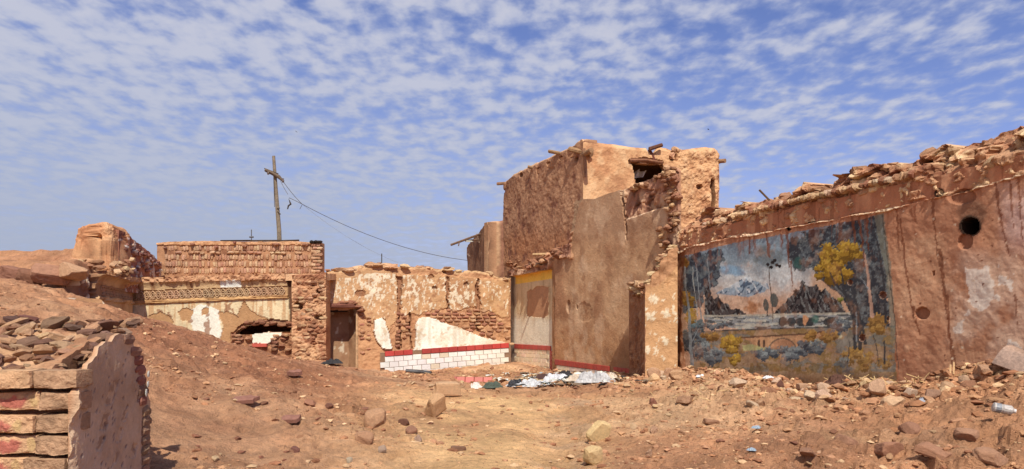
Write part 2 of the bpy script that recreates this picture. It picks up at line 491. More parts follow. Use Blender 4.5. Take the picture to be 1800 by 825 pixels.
def calm(x, y):
    """1 where feet have packed the earth smooth (the hump in the middle)"""
    u = 900 + F * x / np.maximum(y, 1)
    return np.exp(-(((u - 860) / 190) ** 2)) * sstep(15, 11, y)
def rub(x, y):
    """1 in the rubble strip below the painted wall"""
    u = 900 + F * x / np.maximum(y, 1)
    return sstep(1050, 1250, u) * sstep(7.0, 9.3, y + (u - 1500) * .004)
def ground_z(x, y):
    x = np.asarray(x, float); y = np.asarray(y, float)
    z = ground_base(x, y)
    c = calm(x, y); r = rub(x, y); a = (1 - .7 * c)
    dist = np.hypot(x, y - 12); near = 1 - sstep(22, 40, dist)
    q = .07 * fbm(x * .7, y * .7, 40, 3) + a * (.055 * fbm(x * 2.1, y * 2.1, 41, 3) + .030 * fbm(x * 6.5, y * 6.5, 42, 3) * (1 + .6 * r) + .022 * fbm(x * 15, y * 15, 43, 4, .65))
    cl = ridge(x * 1.5 + .4 * fbm(x, y, 9), y * 1.9, 44, 3)
    q = q - a * .10 * sstep(.72, .97, cl) * sstep(-.15, .4, fbm(x * .5, y * .5, 46, 2))      # runnels and slumps
    tr = fbm(x * 2.6 + 7, y * 3.4, 47, 2); t2 = fbm(x * 5.5 + 3, y * 7.5, 49, 3); q = q + a * .034 * (sstep(.02, .10, t2) - .5) * sstep(-.25, .25, fbm(x * .9, y * .9, 50, 2)) + a * .07 * (sstep(.05, .14, tr) - .5) * sstep(-.2, .3, fbm(x * .6, y * .6, 48, 2))   # broken crust edges
    u = 900 + F * x / np.maximum(y, 1)
    rf = np.maximum(r, sstep(1250, 1450, u) * sstep(5.0, 5.8, y) * sstep(9.5, 8, y) * sstep(-.25, .2, fbm(x * .8, y * .8, 57, 2)))
    c1, e1 = cells(x * 3.2 + .4 * fbm(x * 5, y * 5, 58, 2), y * 3.8 + .4 * fbm(x * 5, y * 5, 59, 2), 60)
    c2, e2 = cells(x * 7.5 + .3 * fbm(x * 9, y * 9, 61, 2), y * 8.5, 62)
    q = q + rf * (.15 * (c1 - .35) * sstep(0, .16, e1) + .07 * (c2 - .4) * sstep(0, .2, e2) + .05 * r)
    lm = sstep(760, 560, u) * sstep(-.2, .3, fbm(x * .7 + 4, y * .7, 63, 2)) * a
    q = q + lm * (.045 * (c1 - .5) * sstep(0, .12, e1) + .022 * (c2 - .5) * sstep(0, .2, e2))
    hol = np.exp(-(((u - 985 + (y - 8) * 14) / 60) ** 2)) * sstep(11.5, 9, y); q = q - .10 * hol
    ck = ridge(x * 1.9 + .5 * fbm(x * 3, y * 3, 51, 2), y * 4.2 + .5 * fbm(x * 3, y * 3, 52, 2), 53, 2)
    q = q - a * .055 * sstep(.90, .97, ck) * sstep(-.05, .3, fbm(x * 1.3, y * 1.3, 54, 2))
    return z + q * near

GRID = {}
def ground_fast(x, y):
    """height read from the built sheet"""
    xs, ys, Z = GRID['x'], GRID['y'], GRID['z']; x = np.asarray(x, float); y = np.asarray(y, float)
    i = np.clip(np.searchsorted(xs, x) - 1, 0, len(xs) - 2); j = np.clip(np.searchsorted(ys, y) - 1, 0, len(ys) - 2)
    a = (x - xs[i]) / (xs[i + 1] - xs[i]); b = (y - ys[j]) / (ys[j + 1] - ys[j])
    return (Z[i, j] * (1 - a) + Z[i + 1, j] * a) * (1 - b) + (Z[i, j + 1] * (1 - a) + Z[i + 1, j + 1] * a) * b
def ray_ground(u, v, d0=3.2, d1=30):
    dd = np.arange(d0, d1, .02)
    g = ground_fast((u - 900) / F * dd, dd); z = EYE + (HOR - v) / F * dd
    k = np.nonzero(z < g)[0]
    d = dd[k[0]] if len(k) else d1
    return Vector(((u - 900) / F * d, d, float(ground_fast(np.array([(u - 900) / F * d]), np.array([d]))[0]))), d

def build_ground():
    def grow(start, end, step, ratio):
        o = [start]; s = step
        while (o[-1] < end) if step > 0 else (o[-1] > end):
            s *= ratio; o.append(o[-1] + s)
        return o[1:]
    xs = list(np.arange(-14.5, 10.5, .045))
    xs = grow(xs[0], -900, -.06, 1.25)[::-1] + xs + grow(xs[-1], 900, .06, 1.25)
    ys = [4.2]
    while ys[-1] < 27: ys.append(ys[-1] + max(.03, .0062 * ys[-1]))
    ys = grow(ys[0], -900, -.06, 1.3)[::-1] + ys + grow(ys[-1], 900, .2, 1.25)
    xs = np.array(xs); ys = np.array(ys)
    X, Y = np.meshgrid(xs, ys, indexing='ij')
    Z = ground_z(X, Y); GRID.update(x=xs, y=ys, z=Z)
    U = 900 + F * X / np.maximum(Y, .5); V = HOR - (Z - EYE) * F / np.maximum(Y, .5)
    n1 = fbm(X * .55, Y * .55, 60, 4); n2 = fbm(X * 2.5, Y * 2.5, 61, 4)
    col = np.repeat(lin(198, 138, 96, K)[None, None], X.shape[0], 0).repeat(X.shape[1], 1)
    col = mixc(col, lin(214, 164, 122, K), sstep(-.15, .45, n1 + .5 * n2))
    col = mixc(col, lin(164, 112, 80, K), .8 * sstep(.0, .55, fbm(X * .8, Y * .8, 62, 4) + .3 * n2))
    # damp dark soil thrown over the mound in front of the frieze
    m = sstep(70, 12, np.abs(V - np.interp(U, [180, 300, 420, 520, 640], [560, 595, 630, 655, 680])) + 16 * n2) * sstep(170, 240, U) * sstep(680, 560, U) * (Y > 7)
    col = mixc(col, lin(158, 96, 62, K), .75 * m)
    col = mixc(col, lin(178, 116, 80, K), .45 * sstep(760, 560, U) * sstep(-.4, .3, n1 - .3 * n2))
    c = calm(X, Y)
    col = mixc(col, lin(236, 184, 124, K), .9 * c * sstep(-.8, .1, n1 + .3 * n2))
    # grey path-like strip right of the middle
    g = np.exp(-((U - (1000 - (V - 760) * .35)) / 45) ** 2) * (V > 690) * (Y > 4) * (Y < 12)
    col = mixc(col, lin(192, 152, 122, K), .6 * g * sstep(-.3, .3, n2))
    col = col * (1 + .18 * n2 + .1 * fbm(X * 9, Y * 9, 64, 3))[..., None]
    nx, ny = X.shape; idx = np.arange(nx * ny).reshape(nx, ny)
    f = np.stack([idx[:-1, :-1], idx[1:, :-1], idx[1:, 1:], idx[:-1, 1:]], -1).reshape(-1, 4)
    me = mesh_from('ground', np.stack([X, Y, Z], -1).reshape(-1, 3), [f], col.reshape(-1, 3), M['ground'])
    o = link('ground', me); o['kind'] = 'structure'
    o['label'] = 'uneven dry brown earth with mounds and packed hollows'
build_ground()

def scatter(name, count, sampler, size, colors, label, seed, sub=ICO1, flat=.6):
    """loose grit nobody could count: one mesh"""
    r = np.random.default_rng(seed); bv, bf = sub
    shapes = [rock_verts(bv, seed * 10 + i, 6, .10) for i in range(8)]
    pts = sampler(r, count); x, y = pts[:, 0], pts[:, 1]; z = ground_fast(x, y)
    V_ = []; F_ = []; C_ = []
    for i in range(len(x)):
        s = size(r, x[i], y[i]); a = r.uniform(0, 6.28); ca, sa = math.cos(a), math.sin(a)
        v = shapes[r.integers(8)] * np.array([s * r.uniform(.7, 1.3), s * r.uniform(.7, 1.3), s * flat * r.uniform(.7, 1.2)])
        v = np.stack([v[:, 0] * ca - v[:, 1] * sa, v[:, 0] * sa + v[:, 1] * ca, v[:, 2]], 1) + np.array([x[i], y[i], z[i] + s * flat * .25])
        F_.append(bf + i * len(bv)); V_.append(v)
        C_.append(np.repeat((colors[r.integers(len(colors))] * r.uniform(.75, 1.2))[None], len(bv), 0))
    o = link(name, mesh_from(name, np.concatenate(V_), [np.concatenate(F_)], np.concatenate(C_), M['rubble']))
    tag(o, label, None, None, 'stuff'); return o

def samp_all(r, n):
    m = n * 6; d = np.exp(r.uniform(math.log(5), math.log(17), m)); u = r.uniform(-40, 1840, m); x = (u - 900) / F * d
    ok = ~((u < 330) & (d < 8)) & (fbm(x * .7, d * .7, 70, 2) + r.uniform(-.4, .4, m) > -.05) & (r.random(m) > .75 * calm(x, d)) & ~inside_wall(x, d)
    return np.stack([x, d], 1)[ok][:n]
MW0 = plan(1186, 16.5); MW1 = plan(1800, 8.76)
def inside_wall(x, y):
    dr = (MW1 - MW0) / np.hypot(*(MW1 - MW0))
    return (x - MW0[0]) * -dr[1] + (y - MW0[1]) * dr[0] > -.1
def samp_rub(r, n):
    o = []
    while len(o) < n:
        t = r.uniform(-.03, 1.12); off = abs(r.normal(0, 1.0)) + .1
        p = MW0 + (MW1 - MW0) * t; x = p[0] - off * .949; y = p[1] - off * .316
        if y < 5: continue
        o.append((x, y))
    return np.array(o)
def samp_back(r, n):
    o = []
    while len(o) < n:
        u = r.uniform(690, 1180); d = r.uniform(15, 23.5)
        if fbm(np.array([u * .02]), np.array([d * .8]), 71, 2)[0] + r.uniform(-.5, .5) < 0: continue
        o.append(((u - 900) / F * d, d))
    return np.array(o)
EARTHS = [lin(205, 150, 108, K), lin(180, 122, 84, K), lin(222, 178, 136, K), lin(160, 105, 74, K), lin(196, 140, 104, K)]
scatter('loose_grit', 15000, samp_all, lambda r, x, y: min(.05, .006 * (1 + r.pareto(1.8)) * (y / 9) ** .5), EARTHS, 'loose earth crumbs and grit strewn over the ground', 21)
scatter('rubble_grit', 3800, samp_rub, lambda r, x, y: min(.085, .016 * (1 + r.pareto(1.7))), EARTHS, 'small crumbled rubble along the foot of the painted wall', 22)
scatter('room_grit', 1300, samp_back, lambda r, x, y: min(.08, .02 * (1 + r.pareto(1.9))), EARTHS, 'small crumbled rubble on the floor of the tiled room', 23)
# ------------------------------------------------------------------ painted wall at the right
def blobs(U, V, cx, cy, rx, ry, n, r0, r1, seed):
    """cluster of round daubs: returns mask 0..1 and a per-daub tone"""
    r = np.random.default_rng(seed); m = np.zeros(U.shape, bool); tone = np.zeros(U.shape); nb = fbm(U * .3, V * .3, seed + 3, 4, .65) * .75
    for _ in range(n):
        a = r.uniform(0, 6.28); q = math.sqrt(r.random()); x = cx + rx * q * math.cos(a); y = cy + ry * q * math.sin(a); rr = r.uniform(r0, r1)
        dd = np.hypot(U - x, (V - y)) + rr * nb
        k = dd < rr; m |= k; tone = np.where(k, np.clip(.5 + (y - V) / rr * .45 + r.uniform(-.15, .15), 0, 1), tone)
    return m, tone
def stroke(U, V, pts, w0, w1, wob=1.0, seed=0):
    n = fbm(U * .12, V * .12, 90 + seed, 3) * wob
    dd, t = segdist(U + n, V + n * .6, pts)
    return dd < (w0 + (w1 - w0) * t)

LEDGE = pline([(1150, 452), (1187, 443), (1230, 432), (1300, 415), (1420, 394), (1540, 372), (1640, 351), (1700, 336), (1800, 306), (2000, 246), (2200, 186)])
BTOP = pline([(1150, 425), (1187, 413), (1260, 398), (1340, 376), (1400, 361), (1480, 344), (1560, 326), (1640, 308), (1700, 293), (1800, 268), (2000, 205), (2200, 145)])
CTOP = pline([(1150, 400), (1190, 392), (1232, 366), (1262, 362), (1280, 358), (1330, 346), (1352, 350), (1380, 326), (1425, 322), (1440, 318), (1462, 300), (1482, 294), (1500, 306), (1524, 288), (1545, 290), (1575, 280), (1600, 266),
              (1635, 262), (1660, 262), (1690, 244), (1735, 230), (1760, 226), (1800, 216), (2000, 150), (2200, 90)])
HOLES = [(1706, 398, 17, 17), (1642, 339, 8, 8), (1720, 320, 8, 8), (1418, 388, 6, 6), (1387, 402, 4, 4)]
DENTS = [(1620, 551, 12, 11), (1552, 519, 6, 6), (1495, 497, 4, 4), (1515, 594, 5, 6), (1698, 425, 13, 14), (1690, 345, 26, 14), (1560, 560, 2, 3), (1640, 480, 2.5, 4)]

def paint_mural(U, V, S, Z):
    W = lambda *a: lin(*a, K * 1.12)
    n1 = fbm(S * 1.2, Z * 1.2, 1, 4); n2 = fbm(S * 4, Z * 4, 2, 4); n3 = fbm(S * 14, Z * 14, 3, 3)
    col = np.repeat(np.repeat(W(196, 134, 96)[None, None], U.shape[0], 0), U.shape[1], 1)
    col = mixc(col, W(176, 112, 78), sstep(-.2, .5, n1)); col = mixc(col, W(212, 156, 116), .6 * sstep(.1, .5, n2 - .3 * n1))
    dn = fbm(S * 2.5, Z * .5, 6, 3)
    # pale scraped patch at the right end
    pm = sstep(1650, 1700, U + 16 * n2) * sstep(430, 475, V + 14 * n1) * sstep(670, 600, V + 20 * n2)
    col = mixc(col, W(216, 170, 140), .65 * pm * sstep(-.35, .2, n2 + .4 * n1))
    col = mixc(col, W(232, 204, 182), .8 * pm * (inpoly(U + 9 * n2, V + 9 * n3, [(1695, 475), (1740, 468), (1752, 520), (1730, 548), (1702, 530)]) | ((n2 > .42))))
    pk = sstep(1740, 1790, U + 10 * n2) * sstep(300, 330, V) * sstep(470, 400, V)
    col = mixc(col, W(206, 160, 146), .7 * pk * sstep(-.3, .2, dn + .4 * n2))
    # ---------- the painting
    q = [(1193, 452), (1300, 426), (1420, 404), (1552, 376), (1562, 470), (1572, 560), (1578, 690), (1206, 664), (1197, 560)]
    e = 2.2 * fbm(U * .06, V * .06, 12, 3)
    pic = inpoly(U + e, V + e, q)
    p = np.repeat(np.repeat(W(150, 150, 150)[None, None], U.shape[0], 0), U.shape[1], 1)
    b1 = fbm(U * .05, V * .05, 20, 4); b2 = fbm(U * .14, V * .14, 21, 4); b3 = fbm(U * .4, V * .4, 22, 3)
    Vc = V + (U - 1200) * .0
    p = mixc(p, W(132, 144, 154), sstep(500, 440, V + 26 * b1))
    p = mixc(p, W(206, 200, 196), sstep(450, 492, V + 26 * b1) * sstep(1246, 1280, U))
    p = mixc(p, W(214, 168, 138), sstep(488, 530, V + 14 * b1))
    p = mixc(p, W(208, 160, 126), sstep(1400, 1440, U + 12 * b1) * sstep(462, 500, V + 10 * b2))
    p = mixc(p, W(124, 158, 184), .85 * sstep(1, .1, ((U - 1288) / 32) ** 2 + ((V - 476 + 6 * b1) / 13) ** 2 + .5 * b2))
    p = mixc(p, W(214, 206, 198), .7 * sstep(1, .2, ((U - 1300) / 46) ** 2 + ((V - 503) / 12) ** 2 + .8 * b2))
    # blue mountain
    mt = inpoly(U + 1.5 * b2, V + 2 * b2, [(1258, 516), (1284, 503), (1305, 490), (1315, 484), (1322, 492), (1334, 495), (1340, 500), (1349, 497), (1352, 506), (1342, 514), (1316, 522), (1290, 520)])
    p = mixc(p, W(140, 160, 176), .85 * mt); p = mixc(p, W(58, 80, 104), .85 * (mt & (fbm(U * .16 + V * .14, V * .05 - U * .05, 23, 3) > .02)))
    p = mixc(p, W(206, 204, 204), mt & (fbm(U * .2 - V * .1, V * .1, 25, 3) > .18))
    # dark foliage left and top right
    fl = inpoly(U + 8 * b2, V + 10 * b2, [(1196, 455), (1268, 438), (1276, 452), (1262, 470), (1268, 486), (1258, 505), (1240, 512), (1232, 545), (1198, 550)])
    p = mixc(p, W(74, 84, 92), .92 * fl); p = mixc(p, W(46, 54, 66), .9 * (fl & (b2 > .1))); p = mixc(p, W(118, 126, 128), .7 * (fl & (b3 + b2 < -.32)))
    ft = inpoly(U + 8 * b2, V + 9 * b2, [(1388, 424), (1420, 406), (1548, 378), (1560, 460), (1566, 600), (1520, 610), (1500, 560), (1480, 520), (1452, 500), (1440, 488), (1426, 470), (1398, 478), (1386, 450)])
    p = mixc(p, W(74, 80, 84), .94 * ft); p = mixc(p, W(44, 50, 58), .9 * (ft & (b2 > .06))); p = mixc(p, W(124, 128, 128), .75 * (ft & (b3 + b2 < -.34)))
    p = mixc(p, W(50, 96, 90), .8 * sstep(1, .3, ((U - 1402) / 9) ** 2 + ((V - 462) / 14) ** 2 + .6 * b2))
    p = mixc(p, W(104, 108, 108), .7 * sstep(1, .2, ((U - 1352) / 34) ** 2 + ((V - 450) / 22) ** 2 + .9 * b2))
    # dark crags
    def crag(pts, sd):
        nonlocal p
        k = inpoly(U + 2.5 * b3, V + 4 * b2, pts)
        p = mixc(p, W(62, 62, 66), .95 * k)
        p = mixc(p, W(30, 31, 36), .95 * (k & (fbm(U * .30 + V * .10, V * .10, sd, 3) > .05)))
        p = mixc(p, W(132, 130, 126), .8 * (k & (fbm(U * .34 - V * .16, V * .09, sd + 5, 3) > .30)))
    crag([(1238, 558), (1239, 508), (1246, 504), (1250, 518), (1256, 527), (1262, 517), (1268, 530), (1278, 536), (1288, 545), (1300, 545), (1316, 556)], 31)
    crag([(1358, 552), (1376, 535), (1392, 520), (1398, 506), (1404, 510), (1411, 491), (1420, 503), (1428, 505), (1436, 499), (1444, 512), (1452, 508), (1466, 524), (1480, 532), (1486, 552)], 37)
    # orange scrub at the foot of the sky
    p = mixc(p, W(176, 108, 60), .8 * sstep(1, .3, ((U - 1322) / 15) ** 2 + ((V - 540) / 14) ** 2 + .9 * b2))
    # lake, banks
    lk = inpoly(U + 3 * b2, V + 3 * b2, [(1236, 556), (1300, 555), (1360, 553), (1500, 551), (1500, 576), (1460, 580), (1400, 576), (1340, 581), (1290, 578), (1262, 570), (1240, 568)])
    p = mixc(p, W(140, 144, 146), .9 * lk); p = mixc(p, W(62, 66, 68), .85 * (lk & (fbm(U * .05, V * .35, 41, 3) > .08)))
    p = mixc(p, W(204, 192, 172), .75 * (lk & (fbm(U * .05, V * .3, 43, 3) > .16)))
    p = mixc(p, W(190, 176, 156), .8 * (np.abs(V - (556 - (U - 1240) * .02)) < 1.6) * (U > 1236) * (U < 1500))
    p = mixc(p, W(58, 60, 62), .9 * ((np.abs(V - (582 - (U - 1270) * .035)) < 1.7) & (U > 1255) & (U < 1470)))
    for bx, bw in ((1376, 8), (1392, 8), (1408, 9), (1424, 8), (1462, 14)):
        p = mixc(p, W(48, 52, 54), .9 * (((U - bx) / bw) ** 2 + ((V - 566 + 2 * b2) / 8) ** 2 < 1))
    p = mixc(p, W(216, 150, 104), inpoly(U, V, [(1412, 568), (1413, 553), (1419, 556), (1423, 560), (1416, 574)]))
    p = mixc(p, W(60, 104, 92), .8 * sstep(1, .4, ((U - 1434) / 9) ** 2 + ((V - 562) / 9) ** 2 + .5 * b2))
    # meadow and bridge
    md = (V > 582 - (U - 1270) * .03) & (V < 690) & (U > 1218)
    p = mixc(p, W(160, 124, 92), .9 * md); p = mixc(p, W(142, 108, 56), .7 * (md & (b1 + .5 * b2 > .12))); p = mixc(p, W(112, 118, 116), .6 * (md & (fbm(U * .05 + 9, V * .12, 47, 3) > .12)))
    br = inpoly(U, V, [(1302, 593), (1448, 584), (1448, 590), (1418, 604), (1404, 612), (1330, 612), (1318, 600)])
    p = mixc(p, W(196, 142, 100), br)
    p = mixc(p, W(96, 66, 50), .9 * stroke(U, V, [(1300, 594), (1420, 587), (1450, 583)], 1.6, 1.6, .6, 3))
    ar = (((U - 1376) / 25) ** 2 + ((V - 614) / 20) ** 2)
    p = mixc(p, W(104, 84, 70), .8 * ((ar < 1) & (ar > .76) & (V < 614))); p = mixc(p, W(182, 126, 92), .8 * ((ar <= .76) & (V < 614)))
    for x in (1334, 1343): p = mixc(p, W(66, 50, 44), .9 * (((U - x) / 2.4) ** 2 + ((V - 604) / 7) ** 2 < 1))
    p = mixc(p, W(186, 178, 118), .8 * inpoly(U, V + 2 * b2, [(1304, 606), (1322, 606), (1350, 612), (1338, 617), (1306, 616)]))
    p = mixc(p, W(198, 184, 150), .75 * stroke(U, V, [(1412, 608), (1434, 598), (1478, 592)], 1.6, 2.8, .6, 5))
    def bush(cx, cy, rx, ry, n, r0, r1, dark, mid, light, sd, a=.9):
        nonlocal p
        k, t = blobs(U, V, cx, cy, rx, ry, n, r0, r1, sd)
        p = mixc(p, mid, a * k); p = mixc(p, dark, a * (k & (t + .25 * b2 < .36))); p = mixc(p, light, a * (k & (t + .3 * b3 > .76)))
    GB = (W(58, 64, 72), W(96, 104, 110), W(140, 144, 142)); YB = (W(112, 78, 16), W(164, 120, 26), W(196, 152, 44)); OB = (W(112, 76, 34), W(160, 112, 46), W(186, 138, 66))
    bush(1222, 600, 16, 30, 16, 7, 12, *GB, 51); bush(1250, 618, 22, 16, 18, 6, 10, *GB, 52); bush(1370, 622, 34, 8, 18, 6, 10, *GB, 53); bush(1420, 612, 30, 9, 14, 6, 9, *GB, 54)
    bush(1226, 574, 10, 8, 6, 6, 9, W(52, 72, 80), W(84, 112, 120), W(120, 138, 140), 55); bush(1262, 574, 30, 5, 10, 4, 6, *GB, 56); bush(1478, 574, 14, 12, 12, 5, 8, *GB, 57)
    bush(1285, 604, 14, 16, 14, 5, 9, *YB, 58); bush(1245, 592, 14, 5, 8, 4, 7, *OB, 59); bush(1292, 634, 8, 8, 6, 5, 7, *YB, 60); bush(1445, 592, 26, 6, 14, 4, 7, *OB, 61)
    bush(1210, 540, 12, 24, 10, 6, 10, *YB, 62, .8); bush(1204, 460, 8, 6, 5, 5, 8, *YB, 63, .85)
    bush(1545, 570, 14, 16, 14, 6, 9, *OB, 64); bush(1510, 630, 26, 18, 16, 6, 10, *OB, 65, .8); bush(1556, 634, 10, 12, 6, 5, 8, *OB, 66, .7); bush(1480, 646, 12, 10, 6, 6, 9, *GB, 67, .6)
    bush(1484, 527, 8, 4, 4, 3, 5, W(84, 86, 30), W(130, 128, 44), W(160, 156, 70), 68)
    for sd, x0, x1, y0, y1 in ((70, 1230, 1420, 640, 655), (71, 1400, 1480, 640, 660)):
        k = (V > y0 + 6 * b1) & (V < y1 + 8 * b1) & (U > x0) & (U < x1) & (b2 > -.15)
        p = mixc(p, W(128, 94, 38), .6 * k)
    # the yellow tree
    bush(1472, 462, 24, 34, 34, 7, 12, *YB, 80, 1.0); bush(1498, 440, 16, 12, 12, 6, 10, *YB, 81, 1.0); bush(1452, 476, 16, 18, 14, 6, 10, *YB, 82, 1.0)
    TR = W(52, 54, 58); TG = W(140, 142, 144); TP = W(196, 150, 126)
    for pts, w0, w1, c in (
            ([(1512, 612), (1508, 560), (1496, 528), (1470, 500), (1460, 478)], 4, 1.0, TR), ([(1503, 612), (1500, 560), (1488, 520), (1482, 490), (1478, 470)], 3, .9, TR), ([(1521, 604), (1512, 560), (1502, 520), (1486, 506)], 2.6, 1, TR),
            ([(1506, 600), (1505, 550)], 1.2, .8, TG), ([(1532, 556), (1528, 510), (1524, 470), (1520, 446)], 3.2, 1.4, TP), ([(1528, 510), (1512, 486)], 1, .6, TG), ([(1556, 566), (1554, 500), (1546, 440), (1536, 400)], 2.6, 1.0, TR),
            ([(1554, 600), (1556, 640)], 1.2, 1.2, TR), ([(1217, 642), (1213, 600), (1212, 560), (1206, 500), (1204, 470)], 3.2, 1.1, TG), ([(1214, 604), (1228, 578)], 1.2, .6, TG), ([(1232, 560), (1228, 500), (1222, 452)], 1.1, .8, TG), ([(1248, 508), (1244, 456)], .9, .7, TG),
            ([(1226, 556), (1222, 520), (1218, 470)], .8, .6, W(180, 176, 168)), ([(1358, 566), (1357, 530), (1354, 500), (1352, 470)], .9, .8, W(96, 74, 60)), ([(1348, 556), (1348, 530)], .8, .8, TR),
            ([(1490, 640), (1494, 600)], .8, .6, TR), ([(1546, 640), (1540, 606), (1534, 590)], 1.0, .7, TR)):
        p = mixc(p, c, .92 * stroke(U, V, pts, w0, w1, 1.2))
    for cx, cy, rx, ry in ((1346, 536, 5, 11), (1361, 528, 7, 12)): p = mixc(p, W(76, 86, 84), .9 * (((U - cx) / rx) ** 2 + ((V - cy) / ry) ** 2 + .5 * b2 < 1))
    for x, y in ((1350, 465), (1358, 462), (1366, 466), (1356, 470), (1371, 468), (1362, 458)): p = mixc(p, W(28, 28, 32), np.hypot(U - x, V - y) < 3)
    p = mixc(p, W(140, 100, 64), sstep(646, 670, V + 8 * b1) * .7)
    p = mixc(p, W(120, 80, 52), .55 * sstep(652, 676, V + 6 * b2))
    p = p * 1.14 * np.array([.89, 1.01, 1.14]) * (1 + .22 * b3 + .10 * b2 + .14 * fbm(U * .5 + V * .12, V * .12, 48, 2))[..., None]
    wear = .03 + .22 * sstep(.2, .5, n2 + .3 * n3)
    col = np.where(pic[..., None], p * (1 - wear[..., None]) + col * wear[..., None], col)
    # grey-blue strip at the picture's right edge
    st = inpoly(U + e, V, [(1536, 379), (1554, 375), (1566, 470), (1580, 660), (1570, 690), (1564, 560), (1556, 470)])
    col = mixc(col, W(128, 128, 118), .75 * st * sstep(640, 560, V + 20 * n1))
    col = mixc(col, W(70, 66, 60), .7 * stroke(U, V, [(1552, 378), (1562, 470), (1572, 560), (1580, 650)], 1.1, .7, .5, 8))
    col = np.where((pic | st)[..., None], col, col * np.array([.99, 1.15, 1.36]))
    # mud that has run down from the broken top
    def run(x, y0, y1, w, lean=0, a=.75):
        nonlocal col
        k = stroke(U, V, [(x, y0), (x + lean * .4, (y0 + y1) / 2), (x + lean, y1)], w, w * .45, 3.0, int(x) % 17)
        col = mixc(col, W(122, 66, 40), a * k)
    for x, y0, y1, w, ln in ((1578, 368, 440, 2, 2), (1582, 385, 560, 2.2, 24), (1606, 540, 590, 2.2, 12), (1600, 368, 392, 2.4, 12), (1640, 355, 470, 2.6, 10), (1652, 440, 640, 3.4, 26), (1665, 520, 690, 2, 14), (1750, 322, 450, 2.6, 24), (1608, 362, 385, 1.6, 2), (1775, 318, 400, 2.4, 8),
                          (1790, 312, 420, 2.4, 8), (1346, 406, 440, 2.2, 6), (1350, 430, 452, 3, 2), (1382, 402, 470, 3, 6), (1390, 460, 505, 1.6, 4), (1318, 412, 448, 1.5, 1), (1326, 410, 444, 1.4, 1), (1372, 402, 436, 1.6, 1), (1500, 384, 430, 3, 4), (1512, 382, 470, 2.4, 8), (1524, 380, 440, 2.6, 3), (1222, 440, 470, 1.2, 2), (1785, 520, 570, 2, 4)):
        run(x, y0, y1, w, ln)
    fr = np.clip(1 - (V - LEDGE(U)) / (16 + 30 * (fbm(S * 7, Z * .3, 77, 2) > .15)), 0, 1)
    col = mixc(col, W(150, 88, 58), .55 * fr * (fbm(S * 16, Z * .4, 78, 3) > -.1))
    # left edge of the wall, torn plaster
    le = sstep(1203, 1194, U + 3 * n2 + .04 * (V - 560))
    col = mixc(col, W(150, 96, 66), .8 * le)
    # band above the ledge
    LE = LEDGE(U) + 3.0 * fbm(S * 1.3, S * 0 + 3, 83, 3) + 1.6 * fbm(S * 6, S * 0 + 5, 84, 3)
    band = V < LE - 1 + 1.2 * n2
    bc = mixc(np.repeat(np.repeat(W(178, 108, 74)[None, None], U.shape[0], 0), U.shape[1], 1), W(196, 130, 92), sstep(0, .5, fbm(S * 5, Z * .8, 79, 3)))
    bc = mixc(bc, W(136, 76, 48), .6 * (fbm(S * 6, Z * .5, 80, 3) > .28)) * np.array([.93, 1.08, 1.24])
    col = np.where(band[..., None], bc, col)
    col = mixc(col, lin(240, 214, 184, K), .7 * ((np.abs(V - LE) < 2.4 * (.5 + 1.2 * fbm(S * 2.5, S * 0 + 8, 85, 3)) + 1.6 * n2) & (n3 + .5 * n2 > -.25)))  # pale line on the ledge edge, sunlight painted into the colour
    disp = np.where(pic, .004 * n2 + .002 * n3, .010 * n2 + .006 * n3) + .03 * n1
    disp = np.where(band, disp - .11 - .02 * n1, disp)
    lip = (np.abs(V - LE - 1) < 2.5 * (.6 + fbm(S * 2.5, S * 0 + 8, 85, 3))); disp = disp + lip * (.02 + .035 * np.clip(n2 + n3, -.4, 1))
    disp = disp - .03 * sstep(1200, 1192, U + 3 * n2 + .04 * (V - 560))
    hole = np.zeros(U.shape, bool)
    for x, y, rx, ry in HOLES:
        r = ((U - x) / rx) ** 2 + ((V - y) / ry) ** 2 + .12 * n2; hole |= r < 1
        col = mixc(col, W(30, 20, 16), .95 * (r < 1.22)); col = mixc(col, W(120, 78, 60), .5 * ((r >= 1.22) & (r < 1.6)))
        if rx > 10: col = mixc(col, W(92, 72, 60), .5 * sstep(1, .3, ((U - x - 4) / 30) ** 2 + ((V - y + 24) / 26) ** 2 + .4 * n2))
    for x, y, rx, ry in DENTS:
        r = ((U - x) / rx) ** 2 + ((V - y) / ry) ** 2 + .25 * n2
        disp = disp - .05 * sstep(1.05, .75, r); col = mixc(col, W(138, 86, 62), .75 * (r < 1)); col = mixc(col, W(214, 160, 124), .5 * ((r >= 1) & (r < 1.35) & (rx < 8)))
    for _ in range(60):
        x = random.uniform(1570, 1800); y = random.uniform(340, 650); rr = random.uniform(.8, 2.2)
        col = mixc(col, random.choice([W(120, 70, 50), W(224, 196, 172)]), np.hypot(U - x, V - y) < rr)
    return col, disp, hole

